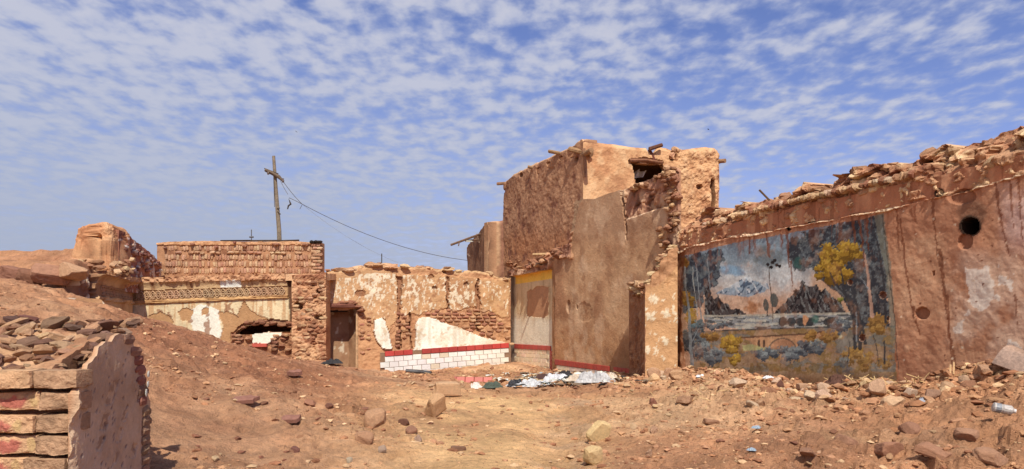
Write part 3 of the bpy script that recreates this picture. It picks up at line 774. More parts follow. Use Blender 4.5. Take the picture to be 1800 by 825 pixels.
def build_mural_wall():
    t = thing('painted_wall', 'long ruined plaster wall bearing a faded mountain landscape mural', 'wall')
    dr = (MW1 - MW0) / np.hypot(*(MW1 - MW0))
    def hole_dark(u, v, cb):  # back rim of every hole blackened as shade, with soot at the stovepipe
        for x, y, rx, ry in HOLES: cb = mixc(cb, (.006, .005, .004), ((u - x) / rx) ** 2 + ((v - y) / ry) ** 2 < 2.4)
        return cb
    o, info = wall_grid('plaster_face', MW0 + dr * .02, MW1 + dr * 2.2, BTOP, -.6, .0165, paint_mural, .45, M['paint'], t, .03, 3, backcol=hole_dark)
    o['label'] = 'brown plaster face with the painted landscape of mountains, bridge and yellow tree'
    # what is left of the roof's earth on top: a lumpy mass set back behind the plaster
    def pc(U, V, S, Z):
        n1 = fbm(S * 1.3, Z * 1.8, 301, 4); n2 = fbm(S * 4.2, Z * 5.0, 302, 4, .6); n3 = fbm(S * 13, Z * 13, 303, 3)
        rd = ridge(S * 1.6, Z * 3.6, 304, 3)
        col = np.repeat(np.repeat(lin(196, 140, 104, K)[None, None], U.shape[0], 0), U.shape[1], 1)
        col = mixc(col, lin(232, 194, 152, K), sstep(-.1, .45, n2 + .4 * n3)); col = mixc(col, lin(140, 84, 60, K), sstep(.05, .5, -n2 + .2 * n1))
        h = np.clip((BTOP(U) - V) / np.maximum(BTOP(U) - CTOP(U), 4), 0, 1)
        c1, e1 = cells(S * 2.1 + .35 * n2, Z * 3.6 + .4 * n1 - S * .35 * 3.6, 306); c2, e2 = cells(S * 5.5 + .3 * n3, Z * 7.5, 307)
        disp = -.26 * h ** 1.2 + (.34 * (c1 - .5) * sstep(0, .10, e1) - .08 * sstep(.10, 0, e1)) * sstep(.04, .3, h) + .10 * (c2 - .5) * sstep(0, .15, e2) + .06 * n2 + .04 * n3 - .10 * sstep(.8, .95, rd) * sstep(.05, .3, h)
        col = mixc(col, lin(170, 110, 80, K), .7 * (c1 < .3)); col = col * (.85 + .3 * c2)[..., None]
        hole = np.zeros(U.shape, bool)
        for x, y, rx, ry in ((1700, 268, 15, 10), (1612, 284, 6, 6)):
            r = ((U - x) / rx) ** 2 + ((V - y) / ry) ** 2; disp = disp - .45 * sstep(1.3, .6, r + .4 * n2)
        return col, disp, hole
    wall_grid('crumbled_roof_edge', MW0 + dr * .02 + np.array([.949, .316]) * .12, MW1 + dr * 2.2 + np.array([.949, .316]) * .12, CTOP, 3.45, .024, pc, .9, M['rubble'], t, .16, 5, lin(206, 156, 114, K))
    face = o; crumb = [c for c in t.children if c.name.startswith('crumbled')][0]
    # broken lumps lying along the top, and the row of earth brick ends under them
    L = np.hypot(*(MW1 - MW0))
    for i in range(60):
        u = random.uniform(1188, 1830); v0 = BTOP(u); v1 = CTOP(u); k = random.random() ** .7
        p, d = on_wall(info, u, v0 + (v1 - v0) * k, -.20 - .36 * k)
        s = random.uniform(.04, .12) * (1 if random.random() < .8 else 1.5)
        box_obj('earth_lump', p, (s * random.uniform(.8, 1.9), s, s * random.uniform(.4, .9)), random.uniform(0, 3.1), None, jit(random.choice([MUD, MUDL, MUDL, MUD, MUDD])), crumb, random.choice(ROCKS), (random.uniform(-.4, .4), random.uniform(-.4, .4)))
    x = 1236.0
    while x < 1600:
        p, d = on_wall(info, x, BTOP(x) - 5.0 * 13 / max(8, 20000 / (x - 200) * .6) - 4, -.10)
        w = random.uniform(.075, .12); 
        if random.random() < .85:
            box_obj('brick', p, (w * .9, .2, random.uniform(.08, .14)), info['ang'] + random.uniform(-.12, .12), None, jit(random.choice([MUDL, MUD, lin(232, 190, 156, K), MUDR])), crumb, random.choice(ROUGH), (random.uniform(-.1, .1), random.uniform(-.2, .2)))
        x += w * F / d * random.uniform(.98, 1.25) * .62
    for u, v, s in ((1480, 302, .34), (1352, 345, .26), (1400, 332, .24), (1240, 372, .26), (1525, 292, .2), (1600, 270, .25), (1640, 265, .22)):
        p, d = on_wall(info, u, v, -.38)
        box_obj('broken_block', p, (s, s * .8, s * .62), random.uniform(0, 3), None, jit(MUDD if u == 1480 else MUD), crumb, random.choice(ROUGH), (random.uniform(-.3, .3), random.uniform(-.3, .3)))
    # black tubes added behind the stovepipe and beam holes to make them read dark
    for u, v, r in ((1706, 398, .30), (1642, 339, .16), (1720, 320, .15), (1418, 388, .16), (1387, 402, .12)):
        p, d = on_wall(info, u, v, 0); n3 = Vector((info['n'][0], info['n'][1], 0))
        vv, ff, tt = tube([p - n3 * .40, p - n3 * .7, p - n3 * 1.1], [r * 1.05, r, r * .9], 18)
        link('dark_hole_tube', mesh_from('dark_hole_tube', vv, [ff, tt[1::2]], None, M['black']), face)
    # thin stick stuck in the top
    p, d = on_wall(info, 1325, 342, -.3); tube_obj('stick', [p + Vector((.1, -.03, -.15)), p + Vector((-.12, .05, .12))], .02, M['wood'], lin(96, 72, 54), t, 6)
    return info
MURAL = build_mural_wall()

# ------------------------------------------------------------------ tall plaster wall, tower house, stub pier
TW0 = plan(893, 26.5); TW1 = plan(1188, 16.75)
TWTOP = pline([(880, 482), (893, 478), (905, 470), (925, 476), (945, 468), (962, 466), (972, 452), (980, 440), (1000, 428), (1010, 400), (1018, 360), (1024, 350), (1045, 350), (1062, 343), (1088, 334), (1094, 336), (1098, 332), (1116, 324), (1130, 318), (1150, 308), (1172, 294), (1184, 294), (1190, 304)])
def paint_tall(U, V, S, Z):
    W = lambda *a: lin(*a, K * 1.27)
    n1 = fbm(S * .9, Z * .9, 101, 4); n2 = fbm(S * 3.5, Z * 3.5, 102, 4); n3 = fbm(S * 12, Z * 12, 103, 3)
    col = np.repeat(np.repeat(W(190, 146, 108)[None, None], U.shape[0], 0), U.shape[1], 1)
    col = mixc(col, W(164, 116, 82), sstep(-.1, .5, n1 + .2 * n2)); col = mixc(col, W(206, 166, 130), .6 * sstep(.05, .5, -n1 + .5 * n2))
    col = mixc(col, W(172, 132, 104), .6 * sstep(440, 400, V + 20 * n1))
    col = mixc(col, W(176, 120, 72), .55 * sstep(560, 620, V + 20 * n2))
    disp = .012 * n2 + .03 * n1
    # raw earth above the plaster at the upper right
    rough = (V < np.interp(U, [1094, 1100, 1170, 1190], [330, 386, 363, 356]) + 2 * n2) & (U > 1096 + 2 * n2 + np.interp(V, [330, 386], [0, 4]))
    rough |= (U > 1172 + 7 * n2) & (V < 440)
    rc = mixc(np.repeat(np.repeat(W(156, 106, 84)[None, None], U.shape[0], 0), U.shape[1], 1), W(196, 146, 112), sstep(0, .5, n2 + n3 * .4)); rc = mixc(rc, W(112, 74, 58), sstep(.1, .5, -n2))
    rough2 = (U > 966 + 5 * n2) & (U < 1006 + 6 * n2) & (V < 452 + 8 * n2)
    rough2 |= (U < 972) & (V < np.interp(U, [893, 970], [488, 474]) + 2.5 * n2)
    rr = rough | rough2
    col = np.where(rr[..., None], rc, col); disp = np.where(rough, disp - .05 + .05 * n2 + .03 * n3, disp); disp = np.where(rough2, disp + .07 * n2 + .04 * n3 + .05, disp)
    disp = disp - .05 * (rough & (ridge(S * 2.2, Z * 4, 105, 2) > .85))
    col = mixc(col, W(214, 178, 150), .8 * ((np.abs(V - np.interp(U, [1100, 1170], [386, 363])) < 1.5) & (U > 1100) & (U < 1172)))
    # crack down the plaster
    ck = stroke(U, V, [(1092, 336), (1094, 352), (1099, 380), (1102, 400), (1102, 422)], 2.6, .9, 2.5, 4)
    col = mixc(col, W(110, 74, 56), .9 * ck); disp = disp - .05 * ck
    # scars
    for x, y, rx, ry, sd in ((1000, 540, 3.4, 12, 0), (1027, 548, 14, 20, 1), (1014, 540, 2, 4, 2)):
        r = ((U - x) / rx) ** 2 + ((V - y) / ry) ** 2 + .5 * n2; k = sstep(1.05, .8, r)
        disp = disp - (.04 if rx < 5 else .012) * k; col = mixc(col, W(122, 80, 54) if rx < 5 else W(160, 112, 76), .8 * k * (.5 + .5 * (n3 > -.1)))
    col = mixc(col, W(150, 104, 72), .28 * sstep(.15, .45, fbm(S * 6, Z * .5, 107, 3)) * sstep(400, 470, V)); col = mixc(col, W(146, 100, 68), .5 * sstep(.15, .4, fbm(S * 2.2, Z * 2.6, 109, 4))); col = mixc(col, W(216, 180, 148), .45 * sstep(.2, .45, fbm(S * 1.7 + 9, Z * 1.5, 110, 4)))
    # recessed panel beside the corner: white over, painted yellow line
    pan = (U < 969) & (V > np.interp(U, [893, 970], [487, 474]) + 1.5 * n2)
    pc = np.repeat(np.repeat(W(206, 178, 142)[None, None], U.shape[0], 0), U.shape[1], 1)
    pc = mixc(pc, W(224, 212, 194), sstep(548, 575, V + 12 * n1 - 4 * n2)); pc = mixc(pc, W(172, 134, 92), .6 * sstep(.0, .5, fbm(S * 6, Z * .5, 108, 3)) * sstep(590, 540, V))
    yb = (V < np.interp(U, [893, 970], [490, 478]) + 11) & (U > 900)
    pc = mixc(pc, W(232, 182, 48), 1.0 * yb)
    patch = inpoly(U + 3 * n2, V + 3 * n2, [(921, 514), (936, 505), (957, 503), (958, 540), (956, 556), (940, 559), (921, 556)])
    pc = mixc(pc, W(170, 124, 84), .95 * patch)
    col = np.where(pan[..., None], pc, col); disp = np.where(pan, .006 * n2 - .14, disp); disp = disp - .04 * (patch & pan) * (1 + .6 * n2)
    col = mixc(col, W(116, 76, 50), .8 * sstep(900, 896, U + 1.2 * n2) * pan)
    eg = (U > 966) & (U < 975 + 3 * n2) & (V > 470)
    col = mixc(col, W(150, 106, 70), .7 * eg); disp = disp - .03 * eg * (1 + n2)
    # darker towards the foot at the right
    col = mixc(col, W(108, 78, 58), .5 * sstep(1030, 1100, U) * sstep(575, 650, V + 14 * n1) )
    return col, disp, None

def build_tall_wall():
    t = thing('plaster_wall', 'tall shaded plaster wall with torn top between tiled room and broken pier', 'wall')
    o, info = wall_grid('plaster_face', TW0, TW1, TWTOP, -.6, .032, paint_tall, .16, M['wall'], t, .03, 8)
    o['label'] = 'grey-brown plaster peeling at the top, whitish beside the tiled corner'
    # red tile band and the white tiles beneath, then the tiled panel in the recess
    tm = TILE
    A, dr, n = info['A'], info['dir'], info['n']
    for i in range(20):
        u0 = np.interp(i, [0, 20], [976, 1124]); u1 = np.interp(i + 1, [0, 20], [976, 1124])
        if i in (13,): continue
        v = np.interp((u0 + u1) / 2, [976, 1118], [636.5, 654.5]); p, d = on_wall(info, (u0 + u1) / 2, v, .018)
        q, _ = on_wall(info, u0, v); q2, _ = on_wall(info, u1, v); w = (q2 - q).length
        link('red_tile', tm, t, p, (0, math.atan2(-(.0), 1), info['ang']), (w * .97, .03, 9.5 * d / F), jit(lin(176, 66, 54, .9), .15))
        for r in range(2):
            pw, dw = on_wall(info, (u0 + u1) / 2 + (0 if r else 3), v + 9.2 + 7.4 * r, .012)
            link('white_tile', tm, t, pw, (0, 0, info['ang']), (w * .96, .02, 7.0 * dw / F), jit(lin(226, 208, 184, .9), .10))
    for u in range(903, 967, 8):
        v = np.interp(u, [902, 963], [609, 612.5]); p, d = on_wall(info, u, v, -.115); q, _ = on_wall(info, u - 4, v); q2, _ = on_wall(info, u + 4, v); w = (q2 - q).length
        link('red_tile', tm, t, p, (0, 0, info['ang']), (w * .98, .03, 8 * d / F), jit(lin(178, 70, 58, .9), .12))
        for r in range(5):
            if u > 958: continue
            vv = v + 8 + 7.2 * r; pw, dw = on_wall(info, u + (4 if r % 2 else 0), vv, -.125)
            link('white_tile', tm, t, pw, (0, 0, info['ang']), (w * .94, .02, 6.7 * dw / F), jit(lin(236, 214, 178, .95), .08))
    for k in range(4):
        p, d = on_wall(info, 964, 621 + k * 9, -.11); q, _ = on_wall(info, 962, 620); q2, _ = on_wall(info, 966, 620)
        link('red_tile', tm, t, p, (0, 0, info['ang']), ((q2 - q).length * 1.1, .03, 8.7 * d / F), jit(lin(170, 70, 58, .9), .12))
    # ends of earth bricks where the wall broke off, and rubble packed in the roof seam
    for i in range(46):
        v = random.uniform(292, 440); u = 1181 + random.uniform(-9, 8) - (10 if v > 400 else 0)
        p, d = on_wall(info, u, v, random.uniform(-.12, .1)); s = random.uniform(.12, .24)
        box_obj('brick', p, (s, s * random.uniform(.7, 1), s * random.uniform(.35, .6)), info['ang'] + random.uniform(-.3, .3), None, jit(random.choice([MUD, MUDD, MUDR, MUDL])), t, random.choice(ROUGH), (random.uniform(-.25, .25), random.uniform(-.25, .25)))
    for i in range(40):
        u = random.uniform(896, 992); v = np.interp(u, [893, 940, 968, 992], [470, 463, 456, 436]) + random.uniform(-9, 9)
        p, d = on_wall(info, u, v, random.uniform(-.1, .16)); s = random.uniform(.06, .22)
        box_obj('earth_lump', p, (s * 1.3, s, s * .6), random.uniform(0, 3), None, jit(random.choice([MUDD, MUDR, MUD]), .2), t, random.choice(ROCKS), (random.uniform(-.4, .4), random.uniform(-.4, .4)))
    for i in range(26):
        u = random.uniform(1098, 1176); v = np.interp(u, [1098, 1150, 1175], [335, 312, 297]) + random.uniform(0, 7)
        p, d = on_wall(info, u, v, random.uniform(-.3, .02)); s = random.uniform(.06, .15)
        box_obj('earth_lump', p, (s * 1.3, s, s * .7), random.uniform(0, 3), None, jit(random.choice([MUDD, MUDL, MUD]), .2), t, random.choice(ROCKS))
    p, d = on_wall(info, 960, 448, .12); tube_obj('timber_end', [p + Vector((-.35, 0, 0)), p + Vector((.16, -.05, .01))], .045, M['wood'], lin(176, 140, 100), t, 7)
    return info
def flat_tile():
    b = .5; e = .46
    v = [(-b, .5, -b), (b, .5, -b), (b, .5, b), (-b, .5, b), (-b, -.2, -b), (b, -.2, -b), (b, -.2, b), (-b, -.2, b), (-e, -.5, -e), (e, -.5, -e), (e, -.5, e), (-e, -.5, e)]
    f = [[0, 3, 2, 1], [0, 1, 5, 4], [1, 2, 6, 5], [2, 3, 7, 6], [3, 0, 4, 7], [4, 5, 9, 8], [5, 6, 10, 9], [6, 7, 11, 10], [7, 4, 8, 11], [8, 9, 10, 11]]
    return mesh_from('tile', v, [f], None, M['tile'])
TILE = flat_tile()
TALL = build_tall_wall()

# ---- the tower house
def build_tower():
    t = thing('tower_house', 'two storey mud brick house with broken window under wooden beams', 'house')
    Fp = plan(885, 27.3); C = plan(1025, 21.25); E = plan(1270, 22.9)
    ltop = pline([(880, 326), (886, 318), (900, 306), (930, 290), (960, 276), (985, 264), (1003, 256), (1016, 245), (1026, 243)])
    def pl(U, V, S, Z):
        W = lambda *a: lin(*a, K * 1.05)
        n1 = fbm(S * .8, Z * .8, 121, 4); n2 = fbm(S * 3.2, Z * 3.2, 122, 4); n3 = fbm(S * 11, Z * 11, 123, 3)
        col = np.repeat(np.repeat(W(176, 126, 94)[None, None], U.shape[0], 0), U.shape[1], 1)
        col = mixc(col, W(156, 108, 80), sstep(0, .5, n1)); col = mixc(col, W(200, 150, 114), .7 * sstep(.05, .45, n2 - .2 * n1))
        col = mixc(col, W(186, 120, 72), .6 * sstep(390, 440, V + 14 * n1)); col = mixc(col, W(132, 82, 64), .8 * sstep(.2, .5, -n2))
        gp = inpoly(U + 4 * n2, V + 4 * n2, [(1012, 352), (1030, 345), (1030, 450), (1000, 450), (1006, 400)])
        col = mixc(col, W(176, 140, 110), .9 * gp)
        col = mixc(col, W(220, 176, 136), .8 * (V < ltop(U) + 3 + 2 * n2))
        disp = .03 * n1 + .028 * n2 + .016 * n3
        disp = disp * sstep(0, .4, S.max() - S)
        disp = disp - .12 * sstep(8, 0, V - ltop(U)) ** 2
        # eroded pits along the eaves
        r = ridge(S * 1.4, Z * 1.4, 125, 2)
        disp = disp - .07 * sstep(.82, .95, r) * sstep(40, 12, V - ltop(U)) * sstep(0, .4, S.max() - S)
        for x, y in ((964, 288), (945, 298), (986, 278), (1012, 280), (915, 308)):
            k = sstep(1, .5, np.hypot((U - x) / 4, (V - y) / 5)); disp = disp - .12 * k; col = mixc(col, W(96, 62, 48), .6 * k)
        return col, disp, None
    sw_, li = wall_grid('side_wall', Fp, C, ltop, 3.5, .036, pl, .5, M['wall'], t, .04, 14)
    ftop = pline([(1020, 243), (1026, 243), (1045, 248), (1062, 251), (1090, 255), (1120, 258), (1138, 259), (1142, 266), (1152, 268), (1160, 258), (1172, 260), (1182, 264), (1205, 263), (1240, 258), (1256, 261), (1263, 268), (1270, 282)])
    def pf(U, V, S, Z):
        W = lambda *a: lin(*a, K)
        n1 = fbm(S * .9, Z * .9, 131, 4); n2 = fbm(S * 3.6, Z * 3.6, 132, 4); n3 = fbm(S * 12, Z * 12, 133, 3)
        col = np.repeat(np.repeat(W(222, 168, 118)[None, None], U.shape[0], 0), U.shape[1], 1)
        col = mixc(col, W(206, 146, 98), sstep(0, .5, n1)); col = mixc(col, W(234, 188, 140), .7 * sstep(.05, .45, n2))
        col = mixc(col, W(186, 126, 84), .7 * sstep(.22, .5, -n2)); col = mixc(col, W(176, 112, 72), .5 * sstep(1180, 1215, U) * sstep(.0, .4, n3 + .4 * n2))
        disp = .03 * n1 + .025 * n2 + .014 * n3
        lump = sstep(1165, 1195, U); disp = disp + lump * (.06 * n2 + .03 * n3 + .07)
        disp = disp * sstep(0, .3, S)
        disp = disp - .10 * sstep(9, 0, V - ftop(U)) ** 2
        disp = disp - .30 * sstep(1256, 1270, U) ** 2
        win = inpoly(U + 2 * n2, V + 2 * n2, [(1110, 284), (1126, 286), (1150, 288), (1164, 287), (1172, 300), (1174, 335), (1126, 335), (1115, 318)])
        slit = inpoly(U + n2, V + n2, [(1246, 316), (1250, 313), (1255, 318), (1256, 368), (1247, 368)])
        for x, y, rx, ry in ((1228, 329, 6, 5), (1182, 276, 6, 8), (1182, 350, 9, 8)):
            k = sstep(1, .5, ((U - x) / rx) ** 2 + ((V - y) / ry) ** 2 + .4 * n2); disp = disp - .18 * k; col = mixc(col, W(120, 76, 54), .6 * k)
        k = stroke(U, V, [(1108, 284), (1130, 281), (1162, 286)], 5, 4, 3, 5); disp = disp - .06 * k; col = mixc(col, W(156, 98, 66), .7 * k)
        return col, disp, win | slit
    fw_, fi = wall_grid('front_wall', C, E, ftop, 1.0, .034, pf, .22, M['wall'], t, .03, 15)
    # far walls, floor and roof close the room so that its window is dark
    B1 = E + (Fp - C); 
    pr = lambda U, V, S, Z: (np.repeat(np.repeat(MUD[None, None], U.shape[0], 0), U.shape[1], 1), .03 * fbm(S * 2, Z * 2, 140, 3), None)
    zt = lambda s: 7.15 + 0 * s
    wall_grid('far_wall', E + np.array([-.02, .3]), B1, None, 0, .25, pr, .4, M['wall'], t, .03, 16, None, np.array([30, 22]), ztop=zt)
    wall_grid('rear_wall', Fp + np.array([.2, -.1]), B1, None, 0, .25, pr, .4, M['wall'], t, .03, 17, None, np.array([0, 60]), ztop=zt)
    def slab(name, z, th):
        c = [np.array(q) for q in (C, E, B1, Fp)]; m = sum(c) / 4; c = [m + (q - m) * .985 for q in c]
        v = [(q[0], q[1], z) for q in c] + [(q[0], q[1], z - th) for q in c]
        return link(name, mesh_from(name, v, [[[0, 1, 2, 3], [7, 6, 5, 4], [0, 4, 5, 1], [1, 5, 6, 2], [2, 6, 7, 3], [3, 7, 4, 0]]], np.repeat(MUD[None], 8, 0), M['wall']), t)
    slab('roof', 7.12, .14); slab('floor_slab', 3.6, .25)
    # beams
    WD = lin(150, 112, 80)
    for (u, v), (u2, v2), r in (((1008, 263), (1030, 270), .085), ((972, 267), (996, 273), .06), ((880, 324), (890, 321), .06), ((934, 294), (938, 297), .06)):
        a, d = on_wall(li, u2, v2, -.2); b = P(u, v, d * .985); b, _ = on_wall(li, u, v, .14)
        tube_obj('beam_end', [a, b + (b - a) * .0], r, M['wood'], jit(WD, .1), sw_, 9, .004)
    a = P(1024, 273, 21.4); b = P(1040, 264, 20.6); tube_obj('beam_end', [a, b], .08, M['wood'], WD, t, 9, .004)
    a = P(1256, 284, 23); b = P(1275, 283, 22.75); tube_obj('beam_end', [a, b], .075, M['wood'], WD, t, 9, .004)
    a = P(1026, 262, 21.2); b = P(1029, 312, 21.16); tube_obj('corner_post', [a, (a + b) / 2 + Vector((.02, 0, 0)), b], [.06, .05, .03], M['wood'], lin(140, 100, 74), t, 7, .004)
    a, _ = on_wall(fi, 1106, 282, .02); b, _ = on_wall(fi, 1164, 287, .03); tube_obj('lintel', [a, (a + b) / 2 + Vector((0, 0, .03)), b], .055, M['wood'], lin(132, 86, 60), fw_, 8, .006)
    a, _ = on_wall(fi, 1140, 263, .04); b, _ = on_wall(fi, 1160, 257, .14); tube_obj('roof_timber', [a, b], .07, M['wood'], lin(104, 66, 48), fw_, 7, .005)
    a, _ = on_wall(fi, 1144, 262, -.1); b, _ = on_wall(fi, 1152, 284, -.02); tube_obj('roof_timber', [a, b], .06, M['wood'], lin(110, 60, 46), fw_, 7, .005)
    for u in (1254.0,):
        a, _ = on_wall(fi, u, 316, -.24); b, _ = on_wall(fi, u + .5, 366, -.24); tube_obj('door_board', [a, b], .045, M['wood'], lin(124, 84, 56), fw_, 4, .003)
    # torn white sheet hanging in the window
    n = 14; vs = []; fs = []
    for i in range(n):
        for j in range(n):
            a = i / (n - 1); b = j / (n - 1)
            u = 1132 + 22 * a; v = 291 + (15 * b) * (1 - .75 * abs(a - .45)) + 2 * math.sin(9 * a)
            p, _ = on_wall(fi, u, v, -.75 - .12 * math.sin(11 * a + 2 * b) - .1 * b); vs.append(p[:])
    for i in range(n - 1):
        for j in range(n - 1): fs.append([i * n + j, (i + 1) * n + j, (i + 1) * n + j + 1, i * n + j + 1])
    link('torn_sheet', mesh_from('torn_sheet', vs, [fs], None, M['cloth'], True), fw_, color=lin(226, 222, 214, .95))
    for i in range(26):
        u = random.uniform(1166, 1262); v = random.uniform(262, 364)
        if 1240 < u < 1262 and v > 305: continue
        if u > 1200 and v < 350 and random.random() < .6: continue
        p, d = on_wall(fi, u, v, random.uniform(-.02, .04)); s = random.uniform(.05, .12)
        box_obj('earth_lump', p, (s * 1.3, s * .7, s), random.uniform(-.5, .5), None, jit(lin(222, 168, 118, K), .15), fw_, random.choice(ROCKS))
build_tower()

# ---- broken pier in front of the tall wall
def build_pier():
    t = thing('broken_pier', 'stub of a mud brick cross wall, peeling white paint, beside the mural', 'wall stub')
    a = plan(1134, 15.95); b = plan(1191, 15.8); c = plan(1105.5, 17.9)
    ft = pline([(1130, 506), (1138, 503), (1143, 500), (1146, 482), (1154, 476), (1158, 474), (1161, 458), (1168, 452), (1172, 450), (1175, 440), (1184, 436), (1195, 432)])
    def pf(U, V, S, Z):
        n1 = fbm(S * 1.5, Z * 1.5, 151, 4); n2 = fbm(S * 5, Z * 5, 152, 4); n3 = fbm(S * 14, Z * 14, 153, 3)
        col = np.repeat(np.repeat(lin(214, 160, 110, K)[None, None], U.shape[0], 0), U.shape[1], 1)
        col = mixc(col, lin(204, 142, 92, K), sstep(0, .45, n1)); col = mixc(col, lin(240, 222, 196, .85), .85 * ((n2 + .6 * n3 > .36) & (V > 500)))
        col = mixc(col, lin(196, 140, 98, K), .9 * (V < np.interp(U, [1134, 1160, 1190], [508, 500, 470]) + 8 * n2))
        return col, .015 * n1 + .014 * n2 + .06 * np.where(V < 500, n2, 0), None
    wall_grid('plaster_face', a, b, ft, -.6, .026, pf, .5, M['wall'], t, .05, 21)
    lt = pline([(1100, 508), (1106, 503), (1120, 502), (1134, 500)])
    def pl(U, V, S, Z):
        n2 = fbm(S * 3, Z * 3, 156, 4); n3 = fbm(S * 10, Z * 10, 157, 3)
        col = np.repeat(np.repeat(lin(166, 112, 78, K)[None, None], U.shape[0], 0), U.shape[1], 1)
        col = mixc(col, lin(134, 86, 62, K), sstep(0, .4, n2)); col = mixc(col, lin(200, 150, 108, K), .6 * sstep(.2, .5, n3))
        k = sstep(0, .25, S) * sstep(0, .12, S.max() - S)
        return col, k * (.10 * n2 + .05 * n3 - .08), None
    wall_grid('broken_side', c, a + np.array([-.004, .004]), lt, -.6, .04, pl, .45, M['wall'], t, .05, 22, normal_to=np.array([-9, 16]))
    for i in range(70):
        u = random.uniform(1108, 1188); w = np.interp(u, [1106, 1134, 1144, 1147, 1158, 1162, 1173, 1176, 1190], [503, 503, 499, 481, 474, 457, 450, 440, 434]); v = w + random.uniform(-6, 16)
        d = np.interp(u, [1106, 1134, 1190], [17.6, 16.25, 16.2]) + random.uniform(-.12, .3); p = P(u, v, d)
        s = random.uniform(.10, .24)
        box_obj('brick', p, (s * 1.3, s, s * random.uniform(.45, .6)), random.uniform(-.5, .5), None, jit(random.choice([MUDL, MUD, MUDD, lin(232, 190, 140, K)]), .15), t, random.choice(ROUGH), (random.uniform(-.2, .2), random.uniform(-.2, .2)))
build_pier()
# ------------------------------------------------------------------ back wall of the tiled room
def fill(U, c): return np.repeat(np.repeat(np.asarray(c)[None, None], U.shape[0], 0), U.shape[1], 1)
BW0 = plan(574, 23.9); BW1 = plan(898, 26.1)
WHITE1 = [(657, 566), (662, 560), (672, 559), (678, 566), (683, 584), (688, 606), (690, 613), (672, 613), (662, 600), (657, 585)]
WHITE2 = [(727, 611), (732, 590), (730, 574), (735, 561), (742, 557), (762, 560), (775, 566), (800, 574), (825, 584), (850, 594), (880, 600), (896, 606), (896, 612), (727, 622)]
PLASTER = [[(574, 478), (631, 478), (631, 472), (697, 480), (698, 540), (697, 562), (690, 572), (684, 585), (676, 560), (660, 560), (652, 566), (640, 556), (630, 540), (574, 534)],
           [(706, 482), (784, 484), (788, 540), (760, 546), (738, 552), (706, 554)], [(790, 486), (838, 488), (838, 538), (806, 545), (790, 542)], [(842, 490), (896, 490), (896, 560), (878, 556), (858, 545), (846, 542)]]
def paint_back(U, V, S, Z):
    W = lambda *a: lin(*a, K)
    n1 = fbm(S * 1.0, Z * 1.0, 161, 4); n2 = fbm(S * 4, Z * 4, 162, 4); n3 = fbm(S * 11, Z * 11, 163, 3)
    col = fill(U, W(206, 150, 106)); col = mixc(col, W(184, 126, 86), sstep(-.1, .4, n2)); col = mixc(col, W(212, 160, 112), .6 * sstep(.1, .5, n3 + .3 * n1))
    disp = -.035 + .035 * n2 + .02 * n3
    top = BTOPW(U)
    Un, Vn = U + 3.5 * n2 + 2 * n3, V + 4 * n2 + 2.5 * n3
    pl = np.zeros(U.shape, bool)
    for q in PLASTER: pl |= inpoly(Un, Vn, q)
    pc = fill(U, W(214, 164, 116)); pc = mixc(pc, W(192, 138, 94), sstep(-.1, .4, n1 + .4 * n2)); pc = mixc(pc, W(168, 112, 76), .7 * sstep(.2, .5, fbm(S * 7, Z * 7, 166, 4)))
    fl = (fbm(S * 15, Z * 7, 165, 4, .62) + .38 * n1 + .25 * n2)
    lo = np.interp(U, [574, 630, 700, 760, 800, 896], [0, .22, .12, .04, .0, -.08])
    pc = mixc(pc, W(244, 226, 200), .9 * (fl + lo - .004 * (V - 520) * (U < 700) > .22) * (V > top + 14))
    pc = mixc(pc, W(198, 150, 86), .6 * sstep(840, 880, U) * sstep(.0, .4, n1 + .3 * n2))
    col = np.where(pl[..., None], pc, col); disp = np.where(pl, .016 * n2 + .012 * n1 + .008 * n3, disp)
    # plaster-bare mud right of the door
    bare = inpoly(Un, Vn, [(628, 556), (648, 566), (656, 590), (664, 606), (674, 614), (672, 660), (625, 660)])
    col = mixc(col, W(208, 152, 106), .8 * bare); disp = np.where(bare, disp + .03, disp)
    for q in (WHITE1, WHITE2):
        k = inpoly(U + 1.6 * n2 + 1.6 * n3, V + 1.6 * n2 + 1.6 * n3, q)
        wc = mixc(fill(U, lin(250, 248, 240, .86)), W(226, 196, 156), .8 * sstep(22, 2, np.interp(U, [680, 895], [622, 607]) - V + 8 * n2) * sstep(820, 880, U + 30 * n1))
        wc = mixc(wc, W(236, 210, 180), .5 * sstep(.2, .5, n1 + .2 * n3)); wc = mixc(wc, W(214, 180, 146), .55 * sstep(.86, .97, ridge(S * 1.6 + .3 * n2, Z * 1.6, 168, 2)) * sstep(0, .3, n1 + .3)); wc = mixc(wc, W(220, 186, 150), .7 * (n2 + .6 * n3 > .42)); wc = mixc(wc, W(226, 200, 168), .5 * sstep(.0, .5, fbm(S * 5, Z * .8, 169, 3)))
        col = np.where(k[..., None], wc, col); disp = np.where(k, .055 + .006 * n1, disp)
    # vertical chases where pipes and timbers were pulled out
    for x, y0, y1, w in ((702, 486, 614, 5.5), (787, 486, 545, 2.6), (840, 490, 582, 3.2), (722, 548, 618, 3)):
        k = (np.abs(U - x + 4 * n2) < w * (.75 + .9 * n1) + 1.6 * n3) & (V > y0) & (V < y1)
        col = mixc(col, W(164, 110, 76), .8 * k); disp = disp - .10 * k * (1 + .5 * n2)
    k = (((U - 634) / 9) ** 2 + ((V - 516) / 6) ** 2 + .5 * n2 < 1); col = mixc(col, W(160, 104, 66), .9 * k); disp = disp - .04 * k
    for x, y in ((758, 487), (782, 478), (764, 506), (820, 500)):
        k = np.hypot(U - x, (V - y) * 1.3) < 5 + 2 * n2; disp = disp - .07 * k; col = mixc(col, W(136, 84, 56), .6 * k)
    # dado backing
    dd = (V > np.interp(U, [680, 895], [620, 606])) & (U > 668)
    col = np.where(dd[..., None], W(150, 116, 92), col); disp = np.where(dd, .02, disp)
